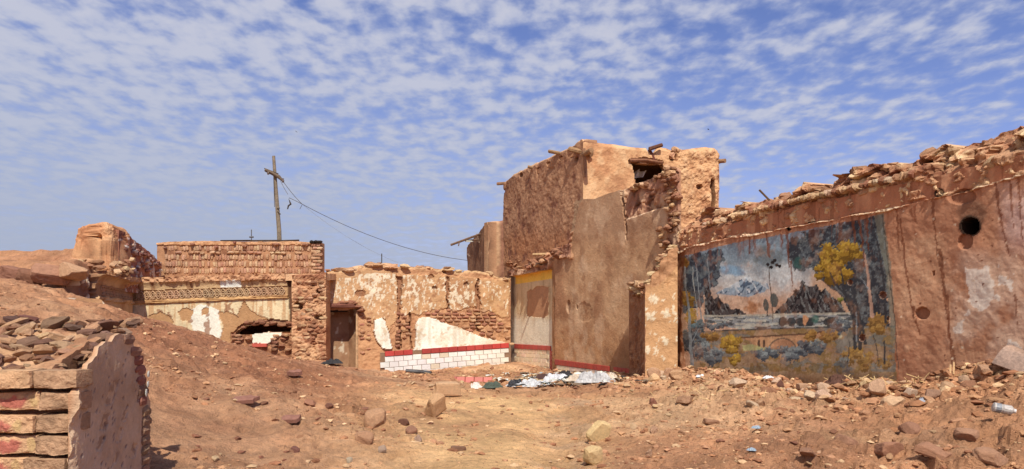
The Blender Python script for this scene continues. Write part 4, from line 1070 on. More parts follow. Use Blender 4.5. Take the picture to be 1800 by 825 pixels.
    col = mixc(col, W(228, 184, 136), .85 * (V < top + 3 + 2 * n2))
    door = inpoly(U + n2, V + .8 * n2, [(574, 545), (612, 545), (628, 541), (633, 548), (630, 560), (632, 690), (574, 690)])
    return col, disp, door
BTOPW = pline([(570, 478), (590, 476), (628, 474), (631, 468), (660, 466), (690, 468), (720, 470), (760, 470), (768, 474), (790, 473), (805, 480), (838, 476), (862, 482), (880, 490), (900, 488)])
def build_back():
    t = thing('tiled_room_wall', 'sunlit ruined wall with white tiles, red tile line and a doorway', 'wall')
    o, info = wall_grid('wall_body', BW0, BW1, BTOPW, -.8, .034, paint_back, .28, M['wall'], t, .04, 31)
    WT = lin(246, 244, 236, .88)
    c0, c1 = on_wall(info, 684, 650, .03)[0], on_wall(info, 896, 650, .03)[0]; n3 = Vector((info['n'][0], info['n'][1], 0)) * .015
    z0, z1 = on_wall(info, 684, 619)[0].z, on_wall(info, 896, 604)[0].z
    q = [Vector((c0.x, c0.y, -.6)), Vector((c1.x, c1.y, -.6)), Vector((c1.x, c1.y, z1)), Vector((c0.x, c0.y, z0))]
    dado = link('tile_dado', mesh_from('tile_dado', [p_ + n3 for p_ in q] + [p_ - n3 * 3 for p_ in q], [[[0, 1, 2, 3], [7, 6, 5, 4], [0, 4, 5, 1], [1, 5, 6, 2], [2, 6, 7, 3], [3, 7, 4, 0]]], np.repeat(lin(150, 116, 92, K)[None], 8, 0), M['wall']), t)
    dado['label'] = 'white tile dado under a line of red tiles'
    # tiles: running bond, courses follow the line of the red band
    u0 = 676.0; i = 0; tw = 15.6
    lv = lambda u: np.interp(u, [640, 680, 895], [624.5, 622, 607])
    while u0 < 893:
        s = np.interp(u0, [676, 893], [16.4, 14.6]); um = min(u0 + s / 2, 890); p, d = on_wall(info, um, lv(um), .065)
        a, _ = on_wall(info, u0, 600); b, _ = on_wall(info, min(u0 + s, 894), 600); w = (b - a).length
        sl = math.atan2(-(on_wall(info, u0 + s, lv(u0 + s))[0].z - on_wall(info, u0, lv(u0))[0].z), w)
        if i not in (3,): link('red_tile', TILE, dado, p, (0, sl, info['ang']), (w * .98, .06, 8.6 * d / F), jit(lin(182, 66, 58, .85), .2, .08))
        for r in range(5):
            h = np.interp(u0, [676, 893], [10.0, 8.1]); off = s / 2 if r % 2 else 0
            uc = u0 + s / 2 - off; vc = lv(uc) + 4.6 + h * (r + .5)
            ww = w
            edge = (680, 678, 673, 668, 662)[r]
            if uc - s / 2 < edge - 1: 
                if uc + s / 2 < edge + 5: continue
            if uc > 888 and r % 2 == 0: pass
            q, dq = on_wall(info, uc, vc, .052)
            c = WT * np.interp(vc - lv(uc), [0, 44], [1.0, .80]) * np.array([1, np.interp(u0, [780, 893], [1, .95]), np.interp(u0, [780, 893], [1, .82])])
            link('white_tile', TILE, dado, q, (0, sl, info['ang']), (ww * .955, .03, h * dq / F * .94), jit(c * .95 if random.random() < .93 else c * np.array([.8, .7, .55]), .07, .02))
        if i == 0:
            for r, (uc, k) in enumerate(((675, .5), (669, .8), (672, .9), (664, 1), (660, .9))):
                pass
        u0 += s; i += 1
    # bare earth bricks
    cols = [lin(206, 148, 104, K), lin(192, 132, 92, K), lin(218, 164, 118, K), lin(180, 118, 84, K), lin(196, 126, 94, K)]
    v = 546.0; row = 0
    while v < 606:
        u = 706.0 + (6 if row % 2 else 0)
        while u < 894:
            w = random.uniform(9.5, 15); uc = u + w / 2; ok = True
            if inpoly(np.array([[uc]]), np.array([[v + 2]]), WHITE2)[0, 0] or inpoly(np.array([[u + w]]), np.array([[v]]), WHITE2)[0, 0]: ok = False
            for q in PLASTER:
                if inpoly(np.array([[uc]]), np.array([[v - 1.5]]), q)[0, 0]: ok = False
            if abs(uc - 702) < 7 or (abs(uc - 722) < 3): ok = False
            if uc < 735 and v > 600: ok = False
            if ok and random.random() < .80:
                p, d = on_wall(info, uc, v, random.uniform(-.075, -.02))
                box_obj('brick', p, (w * .93 * d / F, .16, 4.9 * d / F), info['ang'] + random.uniform(-.08, .08), None, jit(random.choice(cols)), o, random.choice(ROUGH), (random.uniform(-.08, .08), random.uniform(-.06, .06)))
            u += w
        v += 5.9; row += 1
    v = 552.0
    while v < 650:                                   # jambs beside the door and the broken plaster
        for u, w in ((636, 10), (648, 9), (700, 9), (707, 8)):
            if u < 660 and v > 600 and random.random() < .7: continue
            if u > 690 and v > 612: continue
            if random.random() < .75:
                p, d = on_wall(info, u + random.uniform(-2, 2), v, random.uniform(-.085, -.03))
                box_obj('brick', p, (w * d / F, .15, 5 * d / F), info['ang'] + random.uniform(-.1, .1), None, jit(random.choice(cols)), o, random.choice(ROUGH), (random.uniform(-.1, .1), random.uniform(-.1, .1)))
        v += 6.2
    # capping lumps
    for i in range(60):
        u = random.uniform(576, 894); p, d = on_wall(info, u, BTOPW(u) + random.uniform(-3, 3), random.uniform(-.4, .03)); s = random.uniform(.06, .17)
        box_obj('earth_lump', p, (s * 1.6, s, s * .6), random.uniform(-.6, .6), None, jit(random.choice([MUDL, MUD, MUDD])), t, random.choice(ROCKS))
    for u, v, w in ((598, 474, 26), (616, 473, 14), (660, 467, 40)):
        p, d = on_wall(info, u, v, -.15); box_obj('brick', p, (w * d / F, .35, .14), info['ang'] + .1, None, jit(MUD), t, random.choice(ROUGH))
    # door: lintel, rubble over it, frame post, room wall seen through it
    WD = lin(126, 74, 56)
    a, d = on_wall(info, 572, 538.5, .05); b, _ = on_wall(info, 626, 536.5, .05)
    box_obj('lintel', (a + b) / 2, ((b - a).length, .3, .16), info['ang'], None, WD, t, random.choice(BRICKS))
    p, d = on_wall(info, 590, 546, -.2); box_obj('door_head', p, (.9, .08, .12), info['ang'], None, lin(52, 40, 34), t, random.choice(BRICKS))
    for i in range(16):
        u = random.uniform(598, 638); v = 536 - 6 * math.exp(-((u - 612) / 9) ** 2) + (max(0, u - 626) * .9) + random.uniform(-3, 3); p, d = on_wall(info, u, v, random.uniform(0, .12)); s = random.uniform(.07, .14)
        box_obj('earth_lump', p, (s * 1.5, s, s * .6), random.uniform(-.6, .6), None, jit(random.choice([MUDR, MUDD])), t, random.choice(ROCKS))
    a, _ = on_wall(info, 628, 548, -.05); b, _ = on_wall(info, 628, 648, -.05); tube_obj('door_post', [a, b], .05, M['wood'], lin(190, 150, 112), t, 5, .004)
    a, _ = on_wall(info, 573.5, 535, .04); b, _ = on_wall(info, 573.5, 645, .04); tube_obj('door_post', [a, b], .035, M['wood'], lin(90, 62, 46), t, 5, .004)
    def pi(U, V, S, Z):
        n1 = fbm(S * 2, Z * 2, 171, 4); n2 = fbm(S * 6, Z * 3, 172, 4)
        col = fill(U, lin(176, 132, 98, K)); col = mixc(col, lin(156, 110, 80, K), sstep(0, .4, n1)); col = mixc(col, lin(226, 206, 182, K), .8 * (n2 > .42))
        return col, .02 * n1, None
    wall_grid('inner_wall', plan(560, 24.55), plan(616, 24.95), None, -.8, .05, pi, .2, M['wall'], t, .04, 33, ztop=lambda s: 2.15 + 0 * s)
    wall_grid('inner_wall', plan(612, 24.95), plan(631, 24.6), None, -.8, .05, pi, .2, M['wall'], t, .04, 34, normal_to=np.array([-12, 24]), ztop=lambda s: 2.2 + 0 * s)
    return info
BACK = build_back()

# ------------------------------------------------------------------ frieze building on the left
FW0 = plan(231, 22.7); FW1 = plan(514, 22.9)
def lines(U):
    g = lambda a, b: np.interp(U, [150, 232, 512], [a + (a - b) * .3, a, b])
    return dict(lip=g(498, 491), ftop=g(512, 503.5), fbot=g(529, 519), mbot=g(535.5, 524))
def paint_frieze(U, V, S, Z):
    W = lambda *a: lin(*a, K)
    n1 = fbm(S * 1.1, Z * 1.1, 181, 4); n2 = fbm(S * 4, Z * 4, 182, 4); n3 = fbm(S * 12, Z * 12, 183, 3); n2 = n2 + .55 * n3
    l = lines(U)
    col = fill(U, W(236, 212, 172)); col = mixc(col, W(222, 182, 132), sstep(-.1, .4, n1 + .3 * n2)); 
    col = mixc(col, W(204, 150, 100), .75 * (fbm(S * 10, Z * .7, 184, 3) > .18) * (V > l['mbot']) * sstep(596, 540, V))
    col = mixc(col, W(250, 246, 236), .9 * inpoly(U + 3 * n2, V + 3 * n2, [(330, 545), (360, 535), (384, 545), (386, 570), (392, 590), (380, 600), (340, 585)]))
    col = mixc(col, W(160, 104, 70), .8 * ((fbm(S * 3.2, Z * 3.2, 185, 3) > .40) & (V > l['mbot'])))
    # peeled to brown base coat
    bare = inpoly(U + 2 * n2, V + 2 * n2, [(382, 550), (398, 546), (418, 557), (424, 534), (428, 528), (440, 546), (452, 553), (466, 558), (480, 566), (512, 570), (512, 650), (380, 650), (386, 600), (392, 575)])
    bare |= inpoly(U + 2 * n2, V + 2 * n2, [(312, 548), (326, 540), (340, 546), (336, 562), (320, 566)]) | inpoly(U + n2, V + n2, [(354, 544), (362, 540), (368, 543), (366, 552), (355, 555)]) | inpoly(U + 2 * n2, V + 2 * n2, [(262, 556), (282, 549), (298, 556), (304, 566), (300, 590), (255, 590)])
    bc = fill(U, W(196, 146, 98)); bc = mixc(bc, W(176, 126, 82), sstep(0, .4, n1))
    col = np.where(bare[..., None], bc, col); disp = .006 * n2 + np.where(bare, -.025, 0)
    rim = bare & ~inpoly(U + 2 * n2 + 1.3, V + 2 * n2 - 1.3, [(382, 550), (398, 546), (418, 557), (424, 534), (428, 528), (440, 546), (452, 553), (466, 558), (480, 566), (512, 570), (512, 650), (380, 650), (386, 600), (392, 575)])
    # cornice: cove, lip, frieze field, two rolls
    band = (V > l['ftop']) & (V < l['fbot'])
    col = np.where(band[..., None], mixc(fill(U, W(196, 152, 106)), W(170, 124, 84), sstep(0, .4, n2)), col)
    top = V < l['ftop']
    col = np.where(top[..., None], mixc(mixc(fill(U, W(222, 182, 134)), W(176, 128, 88), sstep(.05, .4, fbm(S * 7, Z * .7, 186, 3))), W(248, 246, 240), 1.0 * inpoly(U, V, [(388, 493.5), (424, 492.5), (424, 505), (388, 506)])), col)
    k = np.clip((l['ftop'] - V) / (l['ftop'] - l['lip']), 0, 1.15)
    disp = disp + np.where(top, .03 + .10 * k ** 2.2, 0) + np.where(band, -.012, 0)
    m = (V >= l['fbot']) & (V < l['mbot']); c = (V - l['fbot']) / (l['mbot'] - l['fbot'])
    disp = disp + np.where(m, .03 + .045 * np.abs(np.sin(c * math.pi * 2)), 0)
    col = np.where(m[..., None], mixc(fill(U, W(216, 166, 108)), W(186, 136, 88), sstep(0, .4, n2)), col)
    lipm = V < l['lip'] + .5 + 1.5 * n2
    col = np.where(lipm[..., None], mixc(fill(U, W(216, 160, 116)), W(186, 126, 88), sstep(0, .4, n2)), col); disp = np.where(lipm, .15 + .06 * n2 + .03 * n3, disp)
    # where the end of the cornice broke away at the pier
    eb = U > np.interp(V, [480, 520, 600], [503, 507, 512]) + n2
    col = np.where(eb[..., None], W(110, 72, 50), col); disp = np.where(eb, -.05, disp)
    hole = inpoly(U + 2 * n2, V + 1.6 * n2, [(408, 590), (416, 580), (430, 573), (450, 569), (480, 566), (511, 570), (511, 584), (470, 585), (410, 592)])
    edge = inpoly(U + 2 * n2, V + 1.6 * n2 + 5, [(404, 596), (416, 580), (430, 573), (450, 569), (480, 566), (511, 570), (511, 590), (404, 596)])
    col = mixc(col, W(128, 72, 48), .8 * (edge & ~hole)); disp = disp - .06 * (edge & ~hole)
    lo = (V > 584) & (U > 404)
    col = np.where(lo[..., None], mixc(fill(U, W(190, 132, 92)), W(150, 98, 66), sstep(-.1, .4, n2)), col); disp = np.where(lo, -.05 + .04 * n2 + .02 * n3, disp)
    wp = inpoly(U + n2, V + n2, [(443, 586), (496, 584), (494, 592), (480, 596), (472, 604), (443, 604)]); col = np.where(wp[..., None], lin(246, 238, 222, .86), col); disp = np.where(wp, .0, disp)
    return col, disp, hole
def build_frieze():
    t = thing('frieze_building', 'half buried roofless hall with carved plaster frieze under flat earth roof', 'building')
    ft = pline([(225, 489), (232, 489), (300, 487), (400, 485), (512, 481), (520, 481)])
    fw_, info = wall_grid('front_wall', FW0, FW1, ft, .2, .034, paint_frieze, .45, M['wall'], t, .03, 41)
    # side wall, coming forward out of the corner, in shade
    def ps(U, V, S, Z):
        W = lambda *a: lin(*a, K)
        n1 = fbm(S * 1.2, Z * 1.2, 191, 4); n2 = fbm(S * 4, Z * 4, 192, 4); n3 = fbm(S * 12, Z * 12, 193, 3)
        zt = lambda v: EYE + (HOR - v) * 22.7 / F
        col = fill(U, W(220, 178, 132)); col = mixc(col, W(190, 140, 96), sstep(-.1, .4, n1 + .3 * n2))
        lip, a, b, c = zt(498), zt(512), zt(529), zt(535.5)
        # the cornice climbs slightly less here: levels taken from the corner
        k = np.clip((Z - a) / (lip - a), 0, 1.15); top = Z > a; band = (Z < a) & (Z > b); m = (Z <= b) & (Z > c); q = (b - Z) / (b - c)
        disp = .006 * n2 + np.where(top, .03 + .22 * k ** 2.2, 0) + np.where(m, .03 + .045 * np.abs(np.sin(q * math.pi * 2)), 0)
        col = np.where(band[..., None], W(176, 130, 92), col)
        l = Z > lip - .02 + .04 * n2; col = np.where(l[..., None], W(200, 146, 104), col); disp = np.where(l, .26 + .07 * n2 + .03 * n3, disp)
        brk = S > S.max() - 1.0 + .35 * n2; disp = np.where(brk, -.12 + .12 * n2 + .05 * n3, disp); col = np.where(brk[..., None], mixc(fill(U, W(150, 100, 72)), W(226, 196, 166), (n2 > .25)), col)
        disp = disp * sstep(.0, .05, S)
        return col, disp, None
    sw_, si = wall_grid('side_wall', SW1 + np.array([.02, .02]), SW0, None, .2, .05, ps, .4, M['wall'], t, .03, 42, normal_to=np.array([0, 18]), ztop=lambda s: np.interp(s, [0, 3, 5.7], [EYE + (HOR - 489) * 22.7 / F, 3.0, 2.85]))
    # carved scrolls: one interlaced motif, repeated
    def motif():
        V_, F_, T_ = [], [], []; n = 0
        def add(pts, r):
            nonlocal n
            v, f, tr = tube(pts, r, 6); V_.append(v); F_.extend([[a + n for a in q] for q in f]); T_.extend([[a + n for a in q] for q in tr]); n += len(v)
        w, h = .40, .13
        for ph in (1, -1):
            add([((i / 16 - .5) * w, -.02 * ((i // 4) % 2), ph * h * math.sin(2 * math.pi * i / 16)) for i in range(17)], .019)
        for cx in (-.1, .1):
            add([(cx + .048 * math.cos(a), -.012, .048 * math.sin(a)) for a in np.linspace(0, 2 * math.pi, 11)], .015)
            add([(cx - .07, -.01, .115 * (1 if cx < 0 else -1)), (cx, -.02, .085 * (1 if cx < 0 else -1)), (cx + .07, -.01, .12 * (1 if cx < 0 else -1))], .016)
        add([(0, -.01, -.14), (.012, -.02, -.05), (-.012, -.02, .05), (0, -.01, .14)], .012)
        return mesh_from('scroll_ornament', np.concatenate(V_), [F_, T_], None, M['brick'])
    mm = motif()
    u = 243.0
    while u < 503:
        l = lines(np.array([u])); vm = float((l['ftop'] + l['fbot'])[0] / 2); p, d = on_wall(info, u, vm, .0)
        sl = math.atan2(9.5 * d / F, 280 * d / F)
        link('scroll_ornament', mm, fw_, p, (0, -sl * .9, info['ang']), (1.0, 1.2, 1.02), jit(lin(206, 162, 122, K), .08)); u += 20.6
    for k in range(10):
        s = .3 + k * .4; q = SW1 + (SW0 - SW1) * s / np.hypot(*(SW0 - SW1)); nn = si['n']
        link('scroll_ornament', mm, sw_, (q[0] + nn[0] * .01, q[1] + nn[1] * .01, EYE + (HOR - 520.5) * 22.7 / F), (0, 0, si['ang'] + (0 if nn[0] * math.sin(si['ang']) - nn[1] * math.cos(si['ang']) > 0 else math.pi)), (1, 1.2, 1), jit(lin(190, 144, 102, K), .08))
    # roof: rough earth slab from the cornice back to the brick parapet
    xs = np.linspace(FW0[0] - .6, plan(576, 22.9)[0], 150); ys = np.linspace(22.78, 27, 50); X, Y = np.meshgrid(xs, ys, indexing='ij')
    zf = EYE + (HOR - np.interp(900 + F * X / 22.8, [225, 232, 512, 580], [489, 489, 481, 480])) * 22.8 / F
    Z = zf + .03 * fbm(X * 3, Y * 3, 195, 3) + .055 * (Y - 22.72) - .02
    cc = mixc(fill(X, lin(206, 152, 112, K)), lin(226, 176, 134, K), sstep(-.1, .3, fbm(X * 2, Y * 2, 196, 3)))
    idx = np.arange(X.size).reshape(X.shape); f = np.stack([idx[:-1, :-1], idx[1:, :-1], idx[1:, 1:], idx[:-1, 1:]], -1).reshape(-1, 4)
    top = np.stack([X, Y, Z], -1).reshape(-1, 3); bot = top - np.array([0, 0, .22]); nv = len(top)
    rimf = []
    for row in (idx[:, 0], idx[-1, :], idx[::-1, -1], idx[0, ::-1]):
        rimf.append(np.stack([row[1:], row[:-1], row[:-1] + nv, row[1:] + nv], 1))
    link('earth_roof', mesh_from('earth_roof', np.concatenate([top, bot]), [np.concatenate([f, f[:, ::-1] + nv] + rimf)], np.concatenate([cc.reshape(-1, 3)] * 2), M['rubble']), t)
    # bricks in the low broken opening, the red tile below it
    for i in range(26):
        u = random.uniform(408, 442) if i < 14 else random.uniform(478, 510); v = random.choice([590, 596, 602, 608, 614]) ; p, d = on_wall(info, u, v, random.uniform(-.04, .02))
        box_obj('brick', p, (11 * d / F, .16, 5 * d / F), info['ang'] + random.uniform(-.06, .06), None, jit(random.choice([MUD, MUDD, MUDR])), fw_, random.choice(ROUGH))
    p, d = on_wall(info, 457, 607, .03); box_obj('red_tile', p, (26 * d / F, .1, 6 * d / F), info['ang'], None, lin(196, 92, 74, .9), t, TILE)
    for i in range(20):
        u = random.uniform(412, 510); v = np.interp(u, [410, 430, 450, 512], [582, 572, 568, 570]) + random.uniform(-4, 3); p, d = on_wall(info, u, v, random.uniform(-.12, .0)); s = random.uniform(.05, .12)
        box_obj('earth_lump', p, (s * 1.6, s, s * .7), 0, None, jit(random.choice([MUDR, MUDD])), t, random.choice(ROCKS))
    def pback(U, V, S, Z): return fill(U, lin(120, 84, 62, K)), .03 * fbm(S * 3, Z * 3, 197, 3), None
    wall_grid('rear_wall', plan(400, 25.6), plan(560, 25.8), None, -.3, .2, pback, .3, M['wall'], t, .02, 44, ztop=lambda s: 3.1 + 0 * s)
    # rough pier: the cut end of the cross wall between the hall and the doorway
    def pp(U, V, S, Z):
        W = lambda *a: lin(*a, K)
        n1 = fbm(S * 1.6, Z * 1.6, 201, 4); n2 = fbm(S * 4.5, Z * 5, 202, 4, .6); n3 = fbm(S * 13, Z * 13, 203, 3)
        col = fill(U, W(204, 148, 108)); col = mixc(col, W(170, 110, 78), sstep(0, .35, n2)); col = mixc(col, W(226, 176, 132), .7 * sstep(.1, .4, n1 + .4 * n3))
        r = ridge(S * 2.2, Z * 5, 204, 3); disp = .06 * n1 + .075 * n2 + .03 * n3 - .09 * sstep(.8, .95, r)
        for x, y, rx, ry in ((560, 558, 8, 6), (540, 561, 4, 3), (524, 538, 8, 8), (561, 512, 6, 5)):
            k = sstep(1.1, .5, ((U - x) / rx) ** 2 + ((V - y) / ry) ** 2 + .4 * n2); disp = disp - .22 * k; col = mixc(col, W(96, 56, 42), .5 * k)
        return col, disp, None
    o, pi_ = wall_grid('rough_pier', plan(513, 22.45), plan(573, 22.6), pline([(500, 486), (520, 483), (555, 482), (563, 481), (566, 478), (580, 480)]), -.3, .032, pp, 1.2, M['rubble'], t, .03, 45)
    for i in range(58):
        u = random.uniform(516, 570); v = random.choice(list(range(496, 636, 7))) ; p, d = on_wall(pi_, u, v, random.uniform(-.06, .0)); w = random.uniform(.16, .27)
        box_obj('brick', p, (w, .14, .10), pi_['ang'] + random.uniform(-.12, .12), None, jit(random.choice([MUD, MUDD, MUDL]), .14), o, random.choice(ROUGH), (random.uniform(-.15, .15), random.uniform(-.15, .15)))
build_frieze()

# ------------------------------------------------------------------ brick parapet standing on the roof
def build_parapet():
    t = thing('brick_parapet', 'long low parapet of upright earth bricks on the flat roof', 'parapet')
    a, b = plan(276, 25.5), plan(566, 25.5)
    tp = pline([(275, 428), (300, 425), (360, 424), (430, 425), (520, 425), (566, 427)])
    def pp(U, V, S, Z):
        n2 = fbm(S * 4, Z * 4, 211, 4); n3 = fbm(S * 14, Z * 14, 212, 3)
        col = mixc(fill(U, lin(186, 134, 98, K)), lin(148, 98, 70, K), sstep(0, .4, n2)); top = V < 431.5 + 1.5 * n2
        col = np.where(top[..., None], mixc(fill(U, lin(216, 164, 122, K)), lin(190, 134, 94, K), sstep(0, .4, n2 + .3 * n3)), col)
        return col, np.where(top, .05 + .04 * n2 + .02 * n3, .0 + .02 * n2), None
    o, info = wall_grid('mortar_core', a, b, tp, 2.9, .035, pp, .35, M['rubble'], t, .03, 51)
    cols = [lin(212, 162, 120, K), lin(200, 146, 106, K), lin(224, 178, 136, K), lin(190, 132, 98, K), lin(206, 150, 116, K)]
    for v0, h, u0 in ((436.5, 9.0, 296), (452.3, 9.6, 290), (464.3, 9.8, 289), (476.3, 9.0, 286)):
        u = u0 + random.uniform(0, 3); lean = 0
        while u < 549 + random.uniform(-3, 3):
            w = random.uniform(3.9, 5.6); lean = lean * .7 + random.uniform(-.12, .12)
            if random.random() < .90:
                p, d = on_wall(info, u + w / 2, v0 + random.uniform(-1.2, 1.2), random.uniform(-.045, .0)); 
                box_obj('brick', p, (w * .92 * d / F, .13, h * random.uniform(.84, 1.12) * d / F), info['ang'] + random.uniform(-.15, .15), None, jit(random.choice(cols), .1), o, random.choice(BRICKS), (random.uniform(-.08, .08), lean))
            u += w
    u = 296.0
    while u < 552:
        w = random.uniform(8, 14)
        if random.random() < .6:
            p, d = on_wall(info, u + w / 2, 444.5 + random.uniform(-1, 1), random.uniform(.0, .06)); box_obj('brick', p, (w * .9 * d / F, .14, 4.6 * d / F), random.uniform(-.1, .1), None, jit(random.choice(cols), .1), o, random.choice(ROUGH), (0, random.uniform(-.1, .1)))
        u += w
    for r in range(9):
        for u in (553, 561):
            p, d = on_wall(info, u + (2 if r % 2 else -1), 431 + r * 5.8, random.uniform(.0, .03)); box_obj('brick', p, (9 * d / F, .2, 5 * d / F), random.uniform(-.05, .05), None, jit(random.choice(cols), .14), o, random.choice(BRICKS))
    for u, v, w in ((292, 437, 5), (382, 435, 6), (431, 433, 9), (486, 430, 14), (538, 431, 12), (414, 427, 5), (340, 430, 8)):
        p, d = on_wall(info, u, v, .05); box_obj('brick', p, (w * d / F, .22, 5 * d / F), random.uniform(-.1, .1), None, jit(lin(168, 108, 80, K)), o, random.choice(ROUGH))
    # dark roof timbers laid along the top
    for a_, b_ in ((388, 442), (440, 494), (492, 526)):
        p = P(a_, 423.6, 25.6); q = P(b_, 423, 25.6); tube_obj('timber', [p, q], .035, M['wood'], lin(70, 54, 44), t, 6, .006)
    for i in range(7):
        p = P(548 + i * 2.6, 426 + random.uniform(-.8, .8), 25.4); box_obj('charred_lump', p, (.07, .1, .06), random.uniform(0, 3), None, lin(50, 40, 36), t, random.choice(ROCKS))
build_parapet()

# ------------------------------------------------------------------ ruined corner of the upper storey
def build_corner():
    t = thing('ruined_corner', 'stump of a ruined upper wall, tallest ruin on the left roof', 'wall stub')
    A = plan(285, 25.2); B = plan(209, 20.9)
    tp = pline([(200, 400), (207, 403), (222, 412), (238, 424), (255, 436), (270, 450), (280, 460), (288, 468)])
    def pr(U, V, S, Z):
        n1 = fbm(S * 1.5, Z * 1.5, 221, 4); n2 = fbm(S * 5, Z * 5, 222, 4); n3 = fbm(S * 13, Z * 13, 223, 3)
        col = mixc(fill(U, lin(170, 108, 86, K)), lin(132, 80, 66, K), sstep(0, .4, n2)); col = mixc(col, lin(226, 206, 196, K), .7 * ((n2 + .5 * n3 > .32) & (V > 420)))
        return col, (.05 * n2 + .03 * n3) * sstep(0, .3, S.max() - S), None
    o, info = wall_grid('broken_side', A, B, tp, 2.6, .04, pr, .5, M['rubble'], t, .05, 61, normal_to=np.array([5, 20]))
    for i in range(62):
        u = random.uniform(210, 283); v = np.interp(u, [207, 285], [406, 466]) + 3 + (random.random()) * (478 - np.interp(u, [207, 285], [406, 466]))
        p, d = on_wall(info, u, v, random.uniform(-.05, .04)); w = random.uniform(.16, .28)
        box_obj('brick', p, (w, .16, .11), info['ang'] + random.uniform(-.15, .15), None, jit(random.choice([lin(176, 116, 94, K), lin(150, 92, 76, K), lin(206, 168, 150, K), lin(226, 208, 200, K)]), .12), t, random.choice(ROUGH), (random.uniform(-.1, .1), random.uniform(-.1, .1)))
    v0, f0 = ico(6); q = np.sign(v0) * np.abs(v0) ** .26
    q = q / np.maximum(1, np.abs(q).max(1))[:, None] ** .5
    c = P(181, 452, 21.1); w = q * np.array([.56, .62, .98]) 
    w[:, 0] *= np.interp(w[:, 2], [-.6, .5, .98], [1.12, 1.0, .84]); w[:, 0] += .05 * np.clip(w[:, 2], 0, 1)
    nn = fbm(w[:, 0] * 2 + w[:, 1] * 2, w[:, 2] * 2.4, 226, 4); n2 = fbm(w[:, 0] * 5 - w[:, 1] * 5, w[:, 2] * 8, 227, 4); n3 = fbm(w[:, 0] * 13 + w[:, 1] * 13, w[:, 2] * 13, 228, 3)
    rg = ridge(w[:, 0] * 1.3 + w[:, 1] * 1.3, w[:, 2] * 3.2, 229, 3)
    w = w * (1 + .06 * nn + .06 * n2 + .03 * n3 - .10 * sstep(.8, .96, rg))[:, None]
    hk = sstep(1, .4, np.hypot((w[:, 0] - .27) / .08, (w[:, 2] - .52) / .13)) * (w[:, 1] < 0); w[:, 1] += .2 * hk
    cl = mixc(np.repeat(lin(214, 152, 106, K)[None], len(w), 0), lin(184, 120, 80, K), sstep(0, .4, n2)); cl = mixc(cl, lin(228, 178, 132, K), .6 * sstep(.1, .4, nn)); cl = mixc(cl, lin(120, 74, 54, K), .6 * sstep(.8, .96, rg))
    link('end_lump', mesh_from('end_lump', w + np.array(c[:]), [f0], cl, M['rubble']), t)
    for i in range(46):
        u = random.uniform(128, 236); v = random.uniform(456, 486); d = random.uniform(19.4, 20.7); p = P(u, v, d); s = random.uniform(.05, .16)
        box_obj('earth_lump', p, (s * 1.5, s, s * .7), random.uniform(0, 3), None, jit(random.choice([MUD, MUDD, MUDL])), t, random.choice(ROCKS), (random.uniform(-.4, .4), random.uniform(-.4, .4)))
build_corner()

# ------------------------------------------------------------------ fragment of the neighbouring house and its laths
def build_far():
    t = thing('far_wall_fragment', 'narrow mud wall fragment behind the tiled room, left of the tower', 'wall')
    c = plan(858, 31.5); e = plan(892, 32); l = plan(821, 36)
    tp = pline([(850, 392), (858, 390), (870, 388), (880, 388), (892, 386)])
    def pf(U, V, S, Z):
        n1 = fbm(S * 1.5, Z * 1.5, 231, 4); n2 = fbm(S * 5, Z * 5, 232, 3)
        col = mixc(fill(U, lin(212, 164, 122, K)), lin(178, 126, 92, K), sstep(0, .4, n1)); col = mixc(col, lin(160, 108, 82, K), sstep(876, 882, U + n2))  # right end of the face darkened, shade mixed into the colour
        return col, .03 * n1 + .02 * n2 - .12 * sstep(6, 0, V - tp(U)), None
    wall_grid('end_face', c, e, tp, 0, .06, pf, .4, M['wall'], t, .03, 71)
    tl = pline([(818, 440), (824, 432), (832, 420), (842, 410), (850, 398), (858, 391)])
    def pl(U, V, S, Z):
        n1 = fbm(S * 1.5, Z * 1.5, 236, 4); return mixc(fill(U, lin(156, 112, 82, K)), lin(124, 84, 62, K), sstep(0, .4, n1)), .05 * n1 * sstep(0, .3, S.max() - S), None  # side face in darker mud tones, its shade put into the colour
    wall_grid('side_wall', l, c, tl, 0, .08, pl, .4, M['wall'], t, .12, 72, normal_to=np.array([-15, 32]))
    for a, b, r in (((792, 431), (846, 411), .055), ((818, 424), (842, 421), .04), ((808, 425), (806, 432), .03), ((838, 412), (843, 428), .03), ((822, 447), (826, 452), .04)):
        tube_obj('roof_lath', [P(*a, 33.4), P(*b, 33.0)], r, M['wood'], lin(120, 92, 76), t, 6, .004)
    box_obj('white_board', P(826, 424.5, 33.2), (.4, .1, .06), .2, None, lin(226, 224, 216, .9), t, BRICKS[0])
build_far()
